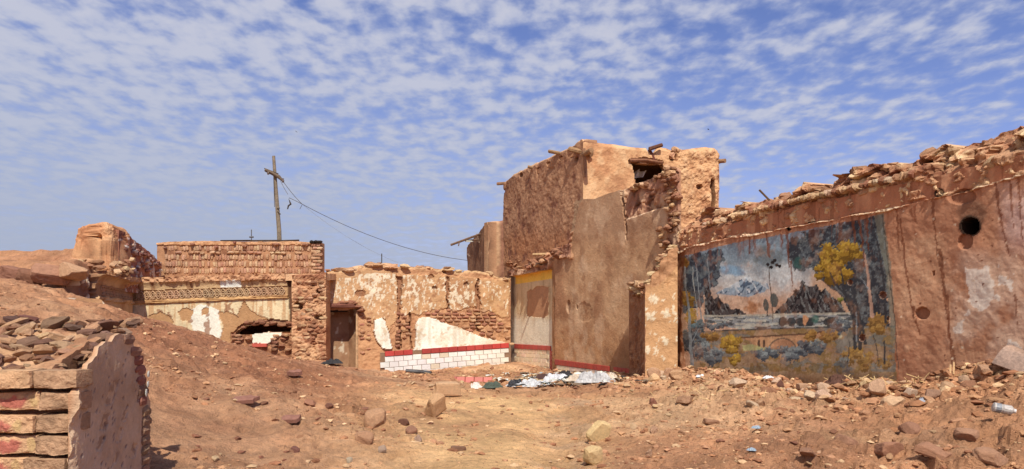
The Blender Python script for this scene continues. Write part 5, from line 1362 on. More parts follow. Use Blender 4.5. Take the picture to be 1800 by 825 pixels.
# ------------------------------------------------------------------ pole and wires
def build_pole():
    t = thing('utility_pole', 'leaning wooden utility pole with tilted crossarm behind the brick parapet', 'utility pole')
    D = 31.0; WD = lin(128, 112, 96)
    b = P(497, 640, D); top = P(481, 274.5, D); m = P(490.5, 405, D)
    tube_obj('post', [b, m, P(485, 330, D), top], [.11, .10, .085, .065], M['wood'], WD, t, 10, .004)
    a = P(466, 299, D - .12); c = P(490, 311, D - .16); e = P(498, 319, D - .12)
    tube_obj('crossarm', [a, (a + c) / 2 + Vector((0, 0, .02)), c, e], [.07, .085, .08, .045], M['wood'], lin(104, 86, 72), t, 8, .006)
    tube_obj('crossarm', [P(465, 296.5, D - .1), P(489, 306, D - .15)], .028, M['wood'], lin(70, 58, 50), t, 6)
    for u, v in ((471.5, 304), (497.5, 318)):
        p = P(u, v, D - .18); tube_obj('insulator', [p + Vector((0, 0, -.08)), p, p + Vector((0, 0, .05)), p + Vector((0, 0, .1))], [.045, .06, .035, .045], M['tile'], lin(92, 76, 66), t, 8)
    for (u, v), (u2, v2) in (((488, 372), (493.5, 377)), ((486.5, 367), (492, 366))):
        tube_obj('step_bolt', [P(u, v, D - .1), P(u2, v2, D - .1)], .02, M['wood'], lin(80, 70, 60), t, 6)
    tube_obj('loose_wire', [P(480.5, 302, D - .15), P(481.5, 330, D - .2), P(482.5, 364, D - .2)], .013, M['wood'], lin(90, 80, 74), t, 5)
    tube_obj('loose_wire', [P(493, 318, D - .15), P(500, 332, D - .15), P(506, 342, D - .2)], .010, M['wood'], lin(90, 80, 74), t, 5)
    w = thing('power_cable', 'thin sagging cable from the pole across to the far wall fragment', 'cable')
    def sag(p, q, s, n=26): return [p.lerp(q, i / n) - Vector((0, 0, s * 4 * (i / n) * (1 - i / n))) for i in range(n + 1)]
    tube_obj('cable', sag(P(499, 321, D - .12), P(531, 359, D), .05, 8) + sag(P(531, 359, D), P(822, 458, 35), .42)[1:], .013, M['wood'], lin(92, 88, 92), w, 5)
    tube_obj('cable', sag(P(531, 359, D), P(700, 462, 34), .25), .005, M['wood'], lin(150, 150, 158), w, 5)
    tube_obj('cable', [P(531, 359, D), P(519, 353, D), P(508.5, 348, D), P(507.5, 352, D)], .013, M['wood'], lin(92, 88, 92), w, 5)
    tube_obj('cable_end', [P(508.5, 352, D), P(511, 359, D), P(507, 362, D), P(505.5, 368, D)], [.02, .05, .04, .03], M['wood'], lin(72, 62, 56), w, 6)
    tube_obj('cable_end', [P(531, 360, D), P(527, 368, D)], .012, M['wood'], lin(92, 88, 92), w, 5)
    r = thing('roof_antenna', 'small dark antenna with crossbar rising behind the parapet left of the pole', 'antenna')
    tube_obj('mast', [P(442, 440, 40), P(442, 404, 40)], .03, M['wood'], lin(96, 94, 100), r, 6)
    tube_obj('crossbar', [P(438.5, 417, 40), P(445.5, 417, 40)], .05, M['wood'], lin(96, 94, 100), r, 6)
    q = tube_obj('iron_rod', [P(671, 480, 27), P(671, 446, 27)], .022, M['wood'], lin(80, 74, 74), None, 6)
    tag(q, 'thin upright iron rod rising behind the tiled room wall', 'rod')
build_pole()

# ------------------------------------------------------------------ broken wall in the left foreground
def build_front_pillar():
    t = thing('broken_brick_wall', 'broken foreground brick wall with smeared red paint and grey plaster side', 'wall')
    n_ = plan(128, 4.02); f_ = plan(263, 5.3)
    tp = pline([(120, 700), (131, 690), (140, 676), (144, 664), (150, 655), (153, 640), (160, 634), (165, 626), (169, 624), (173, 610), (180, 607), (186, 600), (196, 602), (201, 592), (210, 588), (218, 590), (224, 588), (228, 598), (233, 604), (236, 640), (243, 646), (250, 655), (256, 690), (264, 712)])
    def ps(U, V, S, Z):
        W = lambda *a: lin(*a, K)
        n1 = fbm(S * 1.6, Z * 1.6, 241, 4); n2 = fbm(S * 7, Z * 7, 242, 4); n3 = fbm(S * 24, Z * 24, 243, 3)
        col = fill(U, W(222, 186, 156)); col = mixc(col, W(200, 162, 132), sstep(-.1, .5, n1 + .3 * n2)); disp = .006 * n2 + .012 * n1 + .05 * n2 * sstep(.09, .0, S)
        col = mixc(col, W(226, 186, 150), .85 * (S < .10 + .05 * n2)); col = mixc(col, W(214, 172, 138), .7 * (V < tp(U) + 9 + 6 * n2))
        for x, y, w, h in ((196, 690, 7, 22), (184, 742, 6, 14), (219, 731, 4, 10), (210, 765, 4.5, 13), (176, 780, 4, 12), (235, 792, 5, 12), (203, 806, 3.5, 9)):
            du = U - x + (V - y) * .28; k = (np.abs(du) < w) & (np.abs(V - y) < h + 3 * n2)
            disp = disp - .007 * k * (1 + .6 * n3); col = mixc(col, np.where((n3 > 0)[..., None], W(226, 184, 148), W(164, 124, 96)), .6 * k)
        r = np.random.default_rng(5)
        for _ in range(70):
            x = r.uniform(135, 262); y = r.uniform(620, 830); k = (np.hypot((U - x + (V - y) * .3) / 1.3, (V - y) / 3.2) < r.uniform(.6, 1.3)); disp = disp - .008 * k; col = mixc(col, W(140, 100, 78), .7 * k)
        return col, disp, None
    o, info = wall_grid('plaster_side', n_, f_, tp, -.3, .011, ps, .025, M['wall'], t, .035, 81, normal_to=np.array([0, 4]))
    o['label'] = 'grey-brown plaster side pitted with pick marks'
    # far end: bricks showing past the plaster, traces of white
    for k, (u, v) in enumerate(((225, 597), (237, 618), (243, 634), (246, 650), (248, 668), (250, 686), (251, 704))):
        p, d = on_wall(info, u, v, -.05); box_obj('brick', p, (.20, .14, .078), info['ang'] + random.uniform(-.1, .1), None, jit(random.choice([lin(176, 124, 98, K), lin(186, 110, 84, K)])), t, random.choice(BRICKS))
    for u, v in ((254, 658), (250, 690), (253, 676)):
        p, d = on_wall(info, u, v, .028); box_obj('plaster_flake', p, (.03, .012, .05), info['ang'], None, lin(236, 228, 220, .9), t, random.choice(ROUGH), (0, .2))
    for k in range(7):
        p, d = on_wall(info, 256, 722 + k * 17, -.06); box_obj('brick', p, (.2, .16, .08), info['ang'] + random.uniform(-.1, .1), None, jit(lin(190, 146, 112, K)), t, random.choice(BRICKS))
    # front: courses of long flat bricks, dark joints, smears of red paint
    zs = [EYE + (HOR - v) / F * 4.0 for v in (668, 708, 748, 786, 824, 862, 900, 938, 976)]
    def long_brick(seed, w, smear, base):
        nx, ny, nz = 44, 8, 14; vs = []; ids = {}
        def vid(i, j, k):
            if (i, j, k) not in ids: ids[(i, j, k)] = len(vs); vs.append((i / nx - .5, j / ny - .5, k / nz - .5))
            return ids[(i, j, k)]
        fs = []
        for i in range(nx):
            for k in range(nz): fs.append([vid(i, 0, k), vid(i + 1, 0, k), vid(i + 1, 0, k + 1), vid(i, 0, k + 1)]); fs.append([vid(i, ny, k), vid(i, ny, k + 1), vid(i + 1, ny, k + 1), vid(i + 1, ny, k)])
            for j in range(ny): fs.append([vid(i, j, 0), vid(i, j + 1, 0), vid(i + 1, j + 1, 0), vid(i + 1, j, 0)]); fs.append([vid(i, j, nz), vid(i + 1, j, nz), vid(i + 1, j + 1, nz), vid(i, j + 1, nz)])
        for j in range(ny):
            for k in range(nz): fs.append([vid(0, j, k), vid(0, j, k + 1), vid(0, j + 1, k + 1), vid(0, j + 1, k)]); fs.append([vid(nx, j, k), vid(nx, j + 1, k), vid(nx, j + 1, k + 1), vid(nx, j, k + 1)])
        q = np.array(vs) * np.array([w, .17, .106]); e = np.minimum(.5 - np.abs(np.array(vs)), 1) * np.array([w, .17, .106])
        es = np.sort(e, 1)[:, 1]; round_ = sstep(.022, .0, es)          # distance to the nearest edge
        n1 = fbm(q[:, 0] * 9 + seed, q[:, 2] * 14 + q[:, 1] * 9, seed, 3); n2 = fbm(q[:, 0] * 30, q[:, 2] * 34 + q[:, 1] * 30, seed + 1, 3)
        q = q * (1 - (.07 + .10 * n1)[:, None] * round_[:, None] * np.array([.25, .6, 1.0])); q[:, 1] += .010 * n1 + .006 * n2; q[:, 2] += .007 * n1 + .003 * n2
        cl = mixc(np.repeat(base[None], len(q), 0), base * .72, sstep(0, .45, n1)); cl = mixc(cl, base * 1.18, .6 * sstep(.1, .5, n2))
        if smear is not None:
            k = sstep(1, .35, ((q[:, 0] - smear) / .085) ** 2 + ((q[:, 2] + .008) / .042) ** 2 + .9 * n2 + .5 * n1); cl = mixc(cl, lin(178, 78, 72, .8), .8 * k)
            cl = mixc(cl, lin(206, 180, 110, .8), .35 * sstep(1, .4, ((q[:, 0] - smear - .12) / .03) ** 2 + (q[:, 2] / .05) ** 2 + .6 * n2))
        return mesh_from('brick', q, [fs], cl, M['rubble'])
    for r, z in enumerate(zs):
        x = plan(131, 4.0)[0] - np.interp(r, [0, 8], [.0, .12]) - .01; first = True; k = 0
        while x > -3.9:
            w = random.uniform(.20, .26) if first else random.uniform(.34, .44)
            base = lin(184, 142, 110, K) if first else lin(210, 162, 122, K)  # first brick darker, its shade put into the base colour
            me = long_brick(600 + r * 10 + k, w * .985, (random.uniform(-.03, .05) if (k == 1 and r > 0) else None), base * random.uniform(.92, 1.08))
            link('brick', me, t, (x - w / 2, 4.14 + random.uniform(-.03, .015) - (.03 if r == 0 else 0), z), (random.uniform(-.02, .02), random.uniform(-.02, .02), random.uniform(-.04, .04)))
            x -= w; first = False; k += 1
    # mortar set back in the joints
    c = np.array([(-4.2, 4.17, -.3), (n_[0] - .1, 4.17, -.3), (n_[0] - .06, 4.17, zs[0]), (-4.2, 4.17, zs[0])])
    link('mortar', mesh_from('mortar', np.concatenate([c, c + np.array([0, .12, 0])]), [[[0, 1, 2, 3], [7, 6, 5, 4], [3, 2, 6, 7], [1, 5, 6, 2], [0, 3, 7, 4]]], np.repeat(lin(150, 104, 78, K)[None], 8, 0), M['rubble']), t)
    # earth core behind, rising to the back
    xs = np.linspace(-5.2, plan(150, 4.6)[0], 70); ys = np.linspace(4.25, 5.42, 50); X, Y = np.meshgrid(xs, ys, indexing='ij')
    U = 900 + F * X / Y
    Z = np.interp(Y, [4.25, 4.5, 4.9, 5.2, 5.5], [1.25, 1.36, 1.50, 1.58, 1.60]) + .05 * fbm(X * 3, Y * 3, 251, 4) + .08 * fbm(X * 10, Y * 10, 252, 4, .6)
    lim = np.interp(Y, [4.02, 5.3], [n_[0], f_[0]]) - .05
    wx = np.interp(Y, [4.02, 5.3], [n_[0], f_[0]]); wu = 900 + F * wx / Y; zw = EYE + (HOR - tp(wu)) * Y / F - .015
    kk = sstep(.55, .05, wx - X); Z = Z * (1 - kk) + (zw - .01 + .07 * fbm(X * 12, Y * 12, 254, 4, .6)) * kk
    cc = mixc(fill(X, lin(204, 156, 118, K)), lin(168, 118, 86, K), sstep(-.1, .3, fbm(X * 4, Y * 4, 253, 3)))
    idx = np.arange(X.size).reshape(X.shape); fq = np.stack([idx[:-1, :-1], idx[1:, :-1], idx[1:, 1:], idx[:-1, 1:]], -1).reshape(-1, 4)
    top = np.stack([np.minimum(X, lim), Y, Z], -1).reshape(-1, 3); bot = top.copy(); bot[:, 2] = -.3; nv = len(top); rimf = []
    for row in (idx[:, 0], idx[-1, :], idx[::-1, -1], idx[0, ::-1]): rimf.append(np.stack([row[1:], row[:-1], row[:-1] + nv, row[1:] + nv], 1))
    link('earth_core', mesh_from('earth_core', np.concatenate([top, bot]), [np.concatenate([fq] + rimf)], np.concatenate([cc.reshape(-1, 3)] * 2), M['rubble']), t)
    # tumbled bricks and clods on top
    def topz(x, y): return float(np.interp(y, [4.25, 4.5, 4.9, 5.2, 5.5], [1.25, 1.36, 1.50, 1.58, 1.60]))
    for (u, v, w, h, dpt, c, mesh, rz, ti) in (
            (22, 562, 34, 16, 5.9, (120, 84, 72), 'k', .3, .3), (50, 560, 30, 10, 6.0, (150, 90, 76), 'b', .1, .1), (56, 578, 40, 20, 5.7, (176, 128, 98), 'k', .5, -.3), (96, 568, 50, 22, 5.7, (160, 118, 94), 'k', .4, -.5), (127, 578, 40, 18, 5.6, (132, 96, 80), 'k', .9, .2),
            (160, 580, 18, 6, 5.7, (160, 118, 92), 'b', .2, .1), (20, 606, 50, 26, 5.2, (170, 120, 92), 'k', .3, .4), (56, 606, 46, 30, 5.2, (186, 138, 106), 'k', .9, -.5), (90, 600, 34, 24, 5.3, (196, 148, 114), 'k', .2, .3), (120, 612, 60, 26, 5.1, (206, 158, 120), 'k', .4, .1),
            (35, 655, 70, 24, 4.55, (196, 142, 106), 'k', .1, .25), (86, 650, 40, 14, 4.6, (150, 104, 82), 'k', .6, .1), (140, 640, 38, 20, 4.8, (186, 142, 112), 'b', .5, .1), (52, 652, 30, 22, 4.5, (206, 160, 120), 'k', .8, .6), (150, 620, 26, 14, 4.95, (200, 156, 122), 'k', .2, .0),
            (186, 593, 24, 22, 5.35, (172, 128, 104), 'b', .6, .2), (216, 588, 30, 24, 5.6, (190, 146, 114), 'k', .3, .1), (170, 600, 18, 10, 5.3, (206, 164, 128), 'k', .3, .1), (78, 640, 20, 8, 4.8, (140, 96, 76), 'k', .3, .4), (24, 582, 20, 12, 5.6, (110, 76, 66), 'k', .3, .1), (190, 612, 30, 14, 5.1, (206, 160, 124), 'k', .5, .2)):
        dpt = 4.2 + (dpt - 4.2) * .62; p = P(u, v, dpt); s = dpt / F
        box_obj('brick' if mesh == 'b' else 'earth_lump', p, (w * s * (1 if mesh == 'b' else .5), w * s * .7 * (1 if mesh == 'b' else .6), h * s * (1 if mesh == 'b' else .5)), rz, None, jit(lin(*c, K), .05), t, random.choice(ROUGH if mesh == 'b' else ROCKS), (ti * .5, ti))
    for i in range(200):
        y = random.uniform(4.25, 5.35); x = random.uniform(-4.4, np.interp(y, [4.02, 5.3], [n_[0], f_[0]]) - .03); s = random.uniform(.012, .075)
        box_obj('earth_lump', (x, y, topz(x, y) + .02), (s * random.uniform(1.6, 3), s * random.uniform(1, 2), s * random.uniform(.5, 1.1)), random.uniform(0, 3), None, jit(random.choice([MUD, MUDL, MUDD, lin(150, 106, 84, K)]), .2), t, random.choice(ROUGH), (random.uniform(-.5, .5), random.uniform(-.5, .5)))
build_front_pillar()

# ------------------------------------------------------------------ buried wall top on the mound, old roof edge blocks
def build_buried():
    a, b = plan(58, 13.2), plan(196, 14.2)
    tp = pline([(50, 528), (60, 524), (100, 523), (150, 524), (178, 526), (184, 534), (198, 552)])
    def pf(U, V, S, Z):
        n1 = fbm(S * 2, Z * 2, 261, 4); n2 = fbm(S * 6, Z * 6, 262, 4)
        col = mixc(fill(U, lin(204, 150, 102, K)), lin(178, 122, 80, K), sstep(0, .4, n1)); col = mixc(col, lin(246, 226, 200, .85), .9 * ((V < tp(U) + 4 + 5 * n2) & (n2 + n1 > -.25)))
        return col, .02 * n1 + .012 * n2, None
    o, i = wall_grid('buried_wall_top', a, b, tp, .8, .03, pf, .3, M['wall'], None, .02, 91)
    tag(o, 'low plaster wall top with white edge, half buried in the left mound', 'wall', None, 'thing')
    n = 0
    for k, (u, v, s, c, lb) in enumerate(((92, 482, .36, (186, 128, 92), 'pointed brown earth block on the far left terrace edge'), (52, 487, .26, (150, 96, 70), 'small dark broken block at the far left terrace foot'), (128, 478, .28, (206, 154, 112), 'pale broken block on the terrace beside the ruined corner'), (20, 480, .25, (166, 112, 82), 'brown broken block at the left picture edge on the terrace'))):
        p = P(u, v, 16.8); me = big_rock('earth_block', 900 + k, .5, 6)
        o = link('earth_block', me, None, p, (.1, .15, .5), (s * 1.2, s, s * .75), jit(lin(*c, K), .05)); tag(o, lb, 'block', 'blocks on the left terrace')
build_buried()

# ------------------------------------------------------------------ single stones and bricks on the ground
def stone(name, u, v, w, h, c, label, cat, kind='k', rz=.4, tilt=(0, 0), depth=.8, seed=1, group=None, sink=.25, mesh=None):
    p, d = ray_ground(u, v + h * .35)
    s = d / F; W, H = w * s, h * s
    if kind == 'k': me = mesh or big_rock(name, 700 + seed, .7, 7); sc = (W / 2, W / 2 * depth, H / 2 * 1.15)
    else: me = big_rock(name, 760 + seed, .42 if kind == 'r' else .25, 4 if kind == 'r' else 2); sc = (W * .46, W * depth * .42, H * .46)
    o = link(name, me, None, (p.x, p.y, p.z + H * (.5 - sink)), (tilt[0], tilt[1], rz), sc, lin(*c, K))
    tag(o, label, cat, group); return o
stone('earth_brick', 785, 689, 52, 27, (226, 174, 126), 'large pale mud brick on the crest before the tiled room', 'brick', 'b', .45, (.1, .05), .6, 3, None, -.05)
stone('earth_brick', 764, 717, 40, 38, (222, 166, 112), 'tilted mud brick leaning below the larger pale brick', 'brick', 'b', .9, (.3, -.4), .8, 5, None, .05)
stone('stone', 661, 737, 44, 36, (206, 150, 106), 'rounded brown boulder left of the tilted mud brick', 'stone', 'k', .3, seed=3)
stone('stone', 640, 770, 34, 22, (206, 148, 106), 'low brown boulder just below the rounded one', 'stone', 'k', .6, seed=4)
stone('stone', 1052, 759, 42, 44, (248, 206, 140), 'upper of two yellowish pale broken stones in the foreground', 'stone', 'r', .5, (.15, .25), .75, 5, 'pale yellowish stones', .16)
stone('stone', 1040, 803, 44, 38, (244, 200, 136), 'lower of two yellowish pale broken stones at the bottom edge', 'stone', 'r', .8, (.1, -.15), .75, 6, 'pale yellowish stones', .16)
def shard(u, v, w, label, seed, rz):
    n = 15; r = np.random.default_rng(seed); vs = []; 
    ang = np.linspace(0, 2 * math.pi, n, endpoint=False); rad = .5 * (1 + r.uniform(-.28, .2, n))
    for z in (.5, -.5): vs += [(rad[i] * math.cos(ang[i]), rad[i] * .62 * math.sin(ang[i]), z + r.uniform(-.1, .1)) for i in range(n)]
    vs += [(0, 0, .7), (0, 0, -.5)]
    fs = [[i, n + i, n + (i + 1) % n, (i + 1) % n] for i in range(n)]; ts = [[2 * n, i, (i + 1) % n] for i in range(n)] + [[2 * n + 1, n + (i + 1) % n, n + i] for i in range(n)]
    p, d = ray_ground(u, v); s = d / F
    o = link('crust_slab', mesh_from('crust_slab', vs, [fs, ts], None, M['brick']), None, (p.x, p.y - .02, p.z + 3.5 * s), (.26, -.05, rz), (w * s, w * s, 7 * s), lin(172, 112, 92, K)); tag(o, label, 'slab', 'dried mud slabs sticking out of the slope')
shard(432, 706, 44, 'reddish dried mud slab jutting from the slope, upper left one', 1, .1)
shard(510, 741, 44, 'reddish dried mud slab jutting from the slope, lower right one', 2, -.1)
shard(519, 660, 26, 'small dried mud slab near the top of the slope below the doorway', 3, .2)
for i, (u, v, w, h, c, lb) in enumerate((
        (545, 708, 22, 14, (190, 126, 92), 'crumbly reddish clod right of the upper mud slab'), (580, 716, 20, 10, (150, 96, 74), 'thin dark clod midway up the mound slope'), (710, 742, 24, 12, (140, 92, 72), 'dark clod right of the rounded brown boulder'), (722, 756, 30, 14, (176, 118, 86), 'brown clod below the tilted mud brick'),
        (735, 770, 16, 18, (190, 150, 128), 'small grey-pink stone on the smooth hump'), (673, 790, 18, 16, (196, 160, 136), 'small grey stone at the lower edge of the hump'), (614, 808, 12, 12, (216, 190, 160), 'tiny whitish stone near the bottom left of the hump'), (520, 790, 22, 12, (150, 92, 76), 'dark red clod near the bottom of the mound slope'),
        (950, 705, 16, 8, (226, 176, 124), 'small pale flat stone on the crest'), (806, 788, 30, 10, (160, 112, 84), 'flat brown clod on the smooth hump'), (1545, 678, 34, 26, (224, 172, 134), 'large pinkish stone at the foot of the mural right end'), (1148, 706, 20, 16, (160, 98, 72), 'angular red-brown lump at the left of the rubble strip'),
        (1205, 703, 34, 16, (196, 142, 104), 'broad brown lump in the rubble strip below the pier'), (1120, 652, 26, 16, (216, 166, 128), 'pale stone at the foot of the broken pier, left one'), (1150, 655, 24, 20, (212, 158, 118), 'pale stone at the foot of the broken pier, middle one'), (1176, 655, 24, 22, (206, 150, 110), 'pale stone at the foot of the broken pier, right one'),
        (1298, 672, 36, 14, (226, 186, 154), 'flat pale slab below the left half of the mural'), (1450, 682, 26, 22, (226, 182, 148), 'upright pale shard below the middle of the mural'), (1410, 680, 22, 16, (214, 164, 128), 'pale stone below the bridge in the mural'), (1372, 676, 18, 14, (120, 74, 60), 'dark burnt lump below the bridge in the mural'),
        (1560, 790, 60, 26, (192, 128, 92), 'broad earth lump in the right foreground'), (1640, 795, 60, 26, (196, 134, 96), 'broad earth lump right of the other in the right foreground'), (1490, 775, 44, 20, (186, 128, 94), 'reddish earth lump left of the broad lumps in the right foreground'), (1700, 765, 50, 22, (200, 142, 106), 'earth lump just below the plastic bottle'), (1420, 800, 40, 18, (190, 132, 98), 'low earth lump at the bottom edge right of the crushed cartons'), (1600, 752, 40, 20, (182, 124, 92), 'earth lump above the pair of broad lumps in the right foreground'), (1740, 800, 54, 24, (202, 144, 106), 'earth lump near the bottom right corner'), (1250, 740, 30, 14, (196, 140, 104), 'low earth lump between the rubble strip and the crushed cartons'), (1150, 755, 16, 18, (206, 154, 118), 'upright flat stone right of the pale yellowish stones'), (1140, 795, 16, 16, (206, 154, 118), 'upright flat stone at the bottom right of the pale yellowish stones'),
        (1600, 690, 30, 20, (226, 186, 158), 'pale pinkish stone in the rubble below the round dent'), (1640, 694, 26, 22, (196, 146, 116), 'brown tilted stone in the rubble below the round dent'), (1700, 668, 34, 20, (216, 170, 134), 'pale lump on the rubble crest at the right'), (1730, 655, 30, 18, (210, 156, 118), 'brown lump on the rubble crest beside the tin sheet'))):
    stone('stone' if i > 3 else 'clod', u, v, w, h, c, lb, 'stone' if i > 3 else 'clod', 'k' if i % 3 else 'r', i * .7, (random.uniform(-.3, .3), random.uniform(-.3, .3)), .8, 20 + i, None, .3, None if w > 20 else random.choice(ROCKS))

# loose clods one can count
def clods():
    r = random.Random(5); n = 0
    SH = 'angular brown clod lying loose in the rubble below the mural'
    while n < 185:
        t = r.uniform(-.05, 1.0); off = .12 + abs(r.gauss(0, 1.05)); p = MW0 + (MW1 - MW0) * t; x = p[0] - off * .949; y = p[1] - off * .316
        if y < 5: continue
        s = .035 + .05 * r.random() ** 2 + (.07 if r.random() < .12 else 0); z = float(ground_fast(np.array([x]), np.array([y]))[0])
        o = link('rubble_clod', ROCKS[r.randrange(14)], None, (x, y, z + s * .15), (r.uniform(-.5, .5), r.uniform(-.5, .5), r.uniform(0, 6)), (s * r.uniform(.9, 1.6), s, s * r.uniform(.5, .9)), jit(r.choice([MUDL, MUD, MUDD, lin(232, 190, 156, K)]), .15))
        tag(o, SH, 'clod', 'rubble clods below the mural'); n += 1
    n = 0; SH2 = 'small earth clod lying loose on the open slope'
    while n < 55:
        u = r.uniform(300, 1700); v = r.uniform(675, 822)
        if 780 < u < 1000 and r.random() < .8: continue
        p, d = ray_ground(u, v); 
        if inside_wall(p.x, p.y) or rub(np.array([p.x]), np.array([p.y]))[0] > .6: continue
        s = r.uniform(3.5, 8) * d / F
        o = link('earth_clod', ROCKS[r.randrange(14)], None, (p.x, p.y, p.z + s * .12), (r.uniform(-.4, .4), r.uniform(-.4, .4), r.uniform(0, 6)), (s * r.uniform(.9, 1.7), s, s * r.uniform(.4, .7)), jit(r.choice([MUDD, MUD, MUDR, MUDL]), .15))
        tag(o, SH2, 'clod', 'earth clods on the slope'); n += 1
    n = 0; SH3 = 'small rubble lump on the floor of the tiled room'
    while n < 50:
        u = r.uniform(700, 1130); v = r.uniform(645, 690); p, d = ray_ground(u, v, 13)
        if d > 23.5: continue
        s = r.uniform(3, 6) * d / F
        o = link('rubble_lump', ROCKS[r.randrange(14)], None, (p.x, p.y, p.z + s * .2), (r.uniform(-.4, .4), r.uniform(-.4, .4), r.uniform(0, 6)), (s * r.uniform(.9, 1.7), s, s * r.uniform(.4, .8)), jit(r.choice([MUDL, MUD, MUDD]), .15))
        tag(o, SH3, 'rubble', 'rubble on the room floor'); n += 1
clods()

# ------------------------------------------------------------------ litter
def crumple(name, u, v, w, h, c, label, cat, seed, mat='plastic', depth=.7, group=None):
    """a crumpled sheet: closed skin with sharp folds and a torn outline"""
    r = np.random.default_rng(seed); m = 44; g = np.linspace(-1, 1, m); X, Y = np.meshgrid(g, g, indexing='ij')
    sq = np.maximum(np.abs(X), np.abs(Y)); R = np.hypot(X, Y) + 1e-6; X, Y = X * sq / R, Y * sq / R
    th = np.arctan2(Y, X); lob = 1 + .16 * np.sin(3 * th + seed) + .13 * np.sin(5 * th + seed * 2.3) + .08 * np.sin(11 * th + seed)
    X, Y = X * lob, Y * lob * depth
    f1 = 1 - np.abs(fbm(X * 2.4 + seed, Y * 2.4, seed, 2)) * 2.2; f2 = 1 - np.abs(fbm(X * 4.2, Y * 4.2 + seed, seed + 5, 2)) * 2.4
    Zt = (sstep(1.0, .45, sq) * (.30 + .55 * np.clip(f1, 0, 1)) + .28 * np.clip(f2, -.2, 1) * sstep(1.0, .7, sq)) + .10 * r.random(X.shape) * (sq < .95)
    X = X + .10 * fbm(X * 6, Y * 6, seed + 9, 2); Y = Y + .10 * fbm(X * 6, Y * 6, seed + 11, 2)
    Zb = np.minimum(Zt - .03, -.06)
    top = np.stack([X, Y, Zt], -1).reshape(-1, 3); bot = np.stack([X, Y, Zb], -1).reshape(-1, 3); idx = np.arange(m * m).reshape(m, m); nv = m * m
    f = np.stack([idx[:-1, :-1], idx[1:, :-1], idx[1:, 1:], idx[:-1, 1:]], -1).reshape(-1, 4); rim = []
    for row in (idx[:, 0], idx[-1, :], idx[::-1, -1], idx[0, ::-1]): rim.append(np.stack([row[1:], row[:-1], row[:-1] + nv, row[1:] + nv], 1))
    p, d = ray_ground(u, v + h * .4); s = d / F
    o = link(name, mesh_from(name, np.concatenate([top, bot]), [np.concatenate([f, f[:, ::-1] + nv] + rim)], None, M[mat]), None, (p.x, p.y, p.z + .01), (0, 0, r.uniform(0, .6)), (w * s * .58, w * s * .58, h * s * .72), lin(*c, .9)); tag(o, label, cat, group); return o
G = 'litter heaped in front of the plaster wall'
crumple('plastic_bag', 938, 674, 58, 17, (196, 196, 194), 'torn white plastic bag at the left of the litter heap', 'bag', 1, group=G)
crumple('plastic_bag', 976, 664, 44, 17, (206, 206, 206), 'white plastic bag in the middle of the litter heap', 'bag', 2, group=G)
crumple('plastic_bag', 1044, 662, 60, 24, (184, 182, 178), 'large greyish white plastic bag at the right of the litter heap', 'bag', 3, group=G)
crumple('plastic_bag', 1012, 664, 34, 14, (206, 186, 160), 'beige crumpled bag beside the large greyish bag', 'bag', 4, group=G)
crumple('cloth_scrap', 992, 658, 36, 14, (60, 56, 56), 'black crumpled rag behind the white bags', 'rag', 5, 'cloth', group=G)
crumple('cloth_scrap', 908, 674, 26, 16, (44, 44, 48), 'black plastic scrap at the left end of the litter', 'scrap', 6, group=G)
crumple('cloth_scrap', 955, 664, 34, 14, (92, 66, 60), 'dark brown flat scrap on the white bags', 'scrap', 7, 'cloth', group=G)
crumple('cloth_scrap', 866, 676, 30, 14, (88, 98, 84), 'grey-green rag left of the litter heap', 'rag', 8, 'cloth')
crumple('plastic_bag', 836, 678, 18, 14, (232, 220, 206), 'small white plastic scrap beside the red tile kerb', 'bag', 9)
crumple('plastic_bag', 1072, 662, 30, 16, (216, 196, 170), 'dusty beige bag at the right end of the litter heap', 'bag', 17, group=G)
crumple('plastic_bag', 897, 678, 14, 6, (206, 204, 200), 'flat white paper scrap at the heap left foot', 'paper', 10, group=G)
crumple('cloth_scrap', 585, 636, 30, 10, (64, 62, 62), 'dark trampled rags in the doorway', 'rag', 11, 'cloth')
crumple('cloth_scrap', 604, 640, 24, 9, (170, 152, 136), 'grey trampled cloth in the doorway', 'rag', 12, 'cloth')
crumple('plastic_bag', 1232, 662, 18, 6, (230, 226, 222), 'white paper scrap at the foot of the mural left end', 'paper', 13)
crumple('plastic_bag', 1350, 664, 16, 6, (226, 224, 222), 'white paper scrap below the bridge in the mural', 'paper', 14)
crumple('cloth_scrap', 1480, 670, 46, 18, (98, 66, 52), 'dark brown rag heap below the yellow tree of the mural', 'rag', 15, 'cloth')
crumple('plastic_bag', 1620, 706, 14, 14, (176, 182, 190), 'small bluish grey plastic scrap in the right rubble', 'plastic', 16)
def scraps():
    r = np.random.default_rng(91); vs = []; fs = []; cs = []; n = 0
    pal = [lin(214, 214, 210, .9), lin(190, 186, 180, .9), lin(226, 222, 214, .9), lin(60, 58, 58), lin(120, 100, 84), lin(196, 170, 136), lin(150, 160, 168)]
    for _ in range(190):
        u = r.normal(990, 52); v = r.normal(668, 7)
        if v < 652: continue
        p, d = ray_ground(u, v, 12)
        if d > 22: continue
        s = r.uniform(.04, .15); m = 4; a = r.uniform(0, 6.28)
        g = [((i / (m - 1) - .5) * s * 2, (j / (m - 1) - .5) * s * r.uniform(.8, 1.5), r.uniform(0, .5) * s) for i in range(m) for j in range(m)]
        vs += [(p.x + x * math.cos(a) - y * math.sin(a), p.y + x * math.sin(a) + y * math.cos(a), p.z + .03 + z) for x, y, z in g]
        fs += [[n + i * m + j, n + (i + 1) * m + j, n + (i + 1) * m + j + 1, n + i * m + j + 1] for i in range(m - 1) for j in range(m - 1)]; cs += [pal[r.integers(len(pal))]] * (m * m); n += m * m
    o = link('litter_scraps', mesh_from('litter_scraps', vs, [fs], np.array(cs), M['rubble'])); tag(o, 'torn paper and plastic scraps strewn through the litter heap', None, None, 'stuff')
scraps()
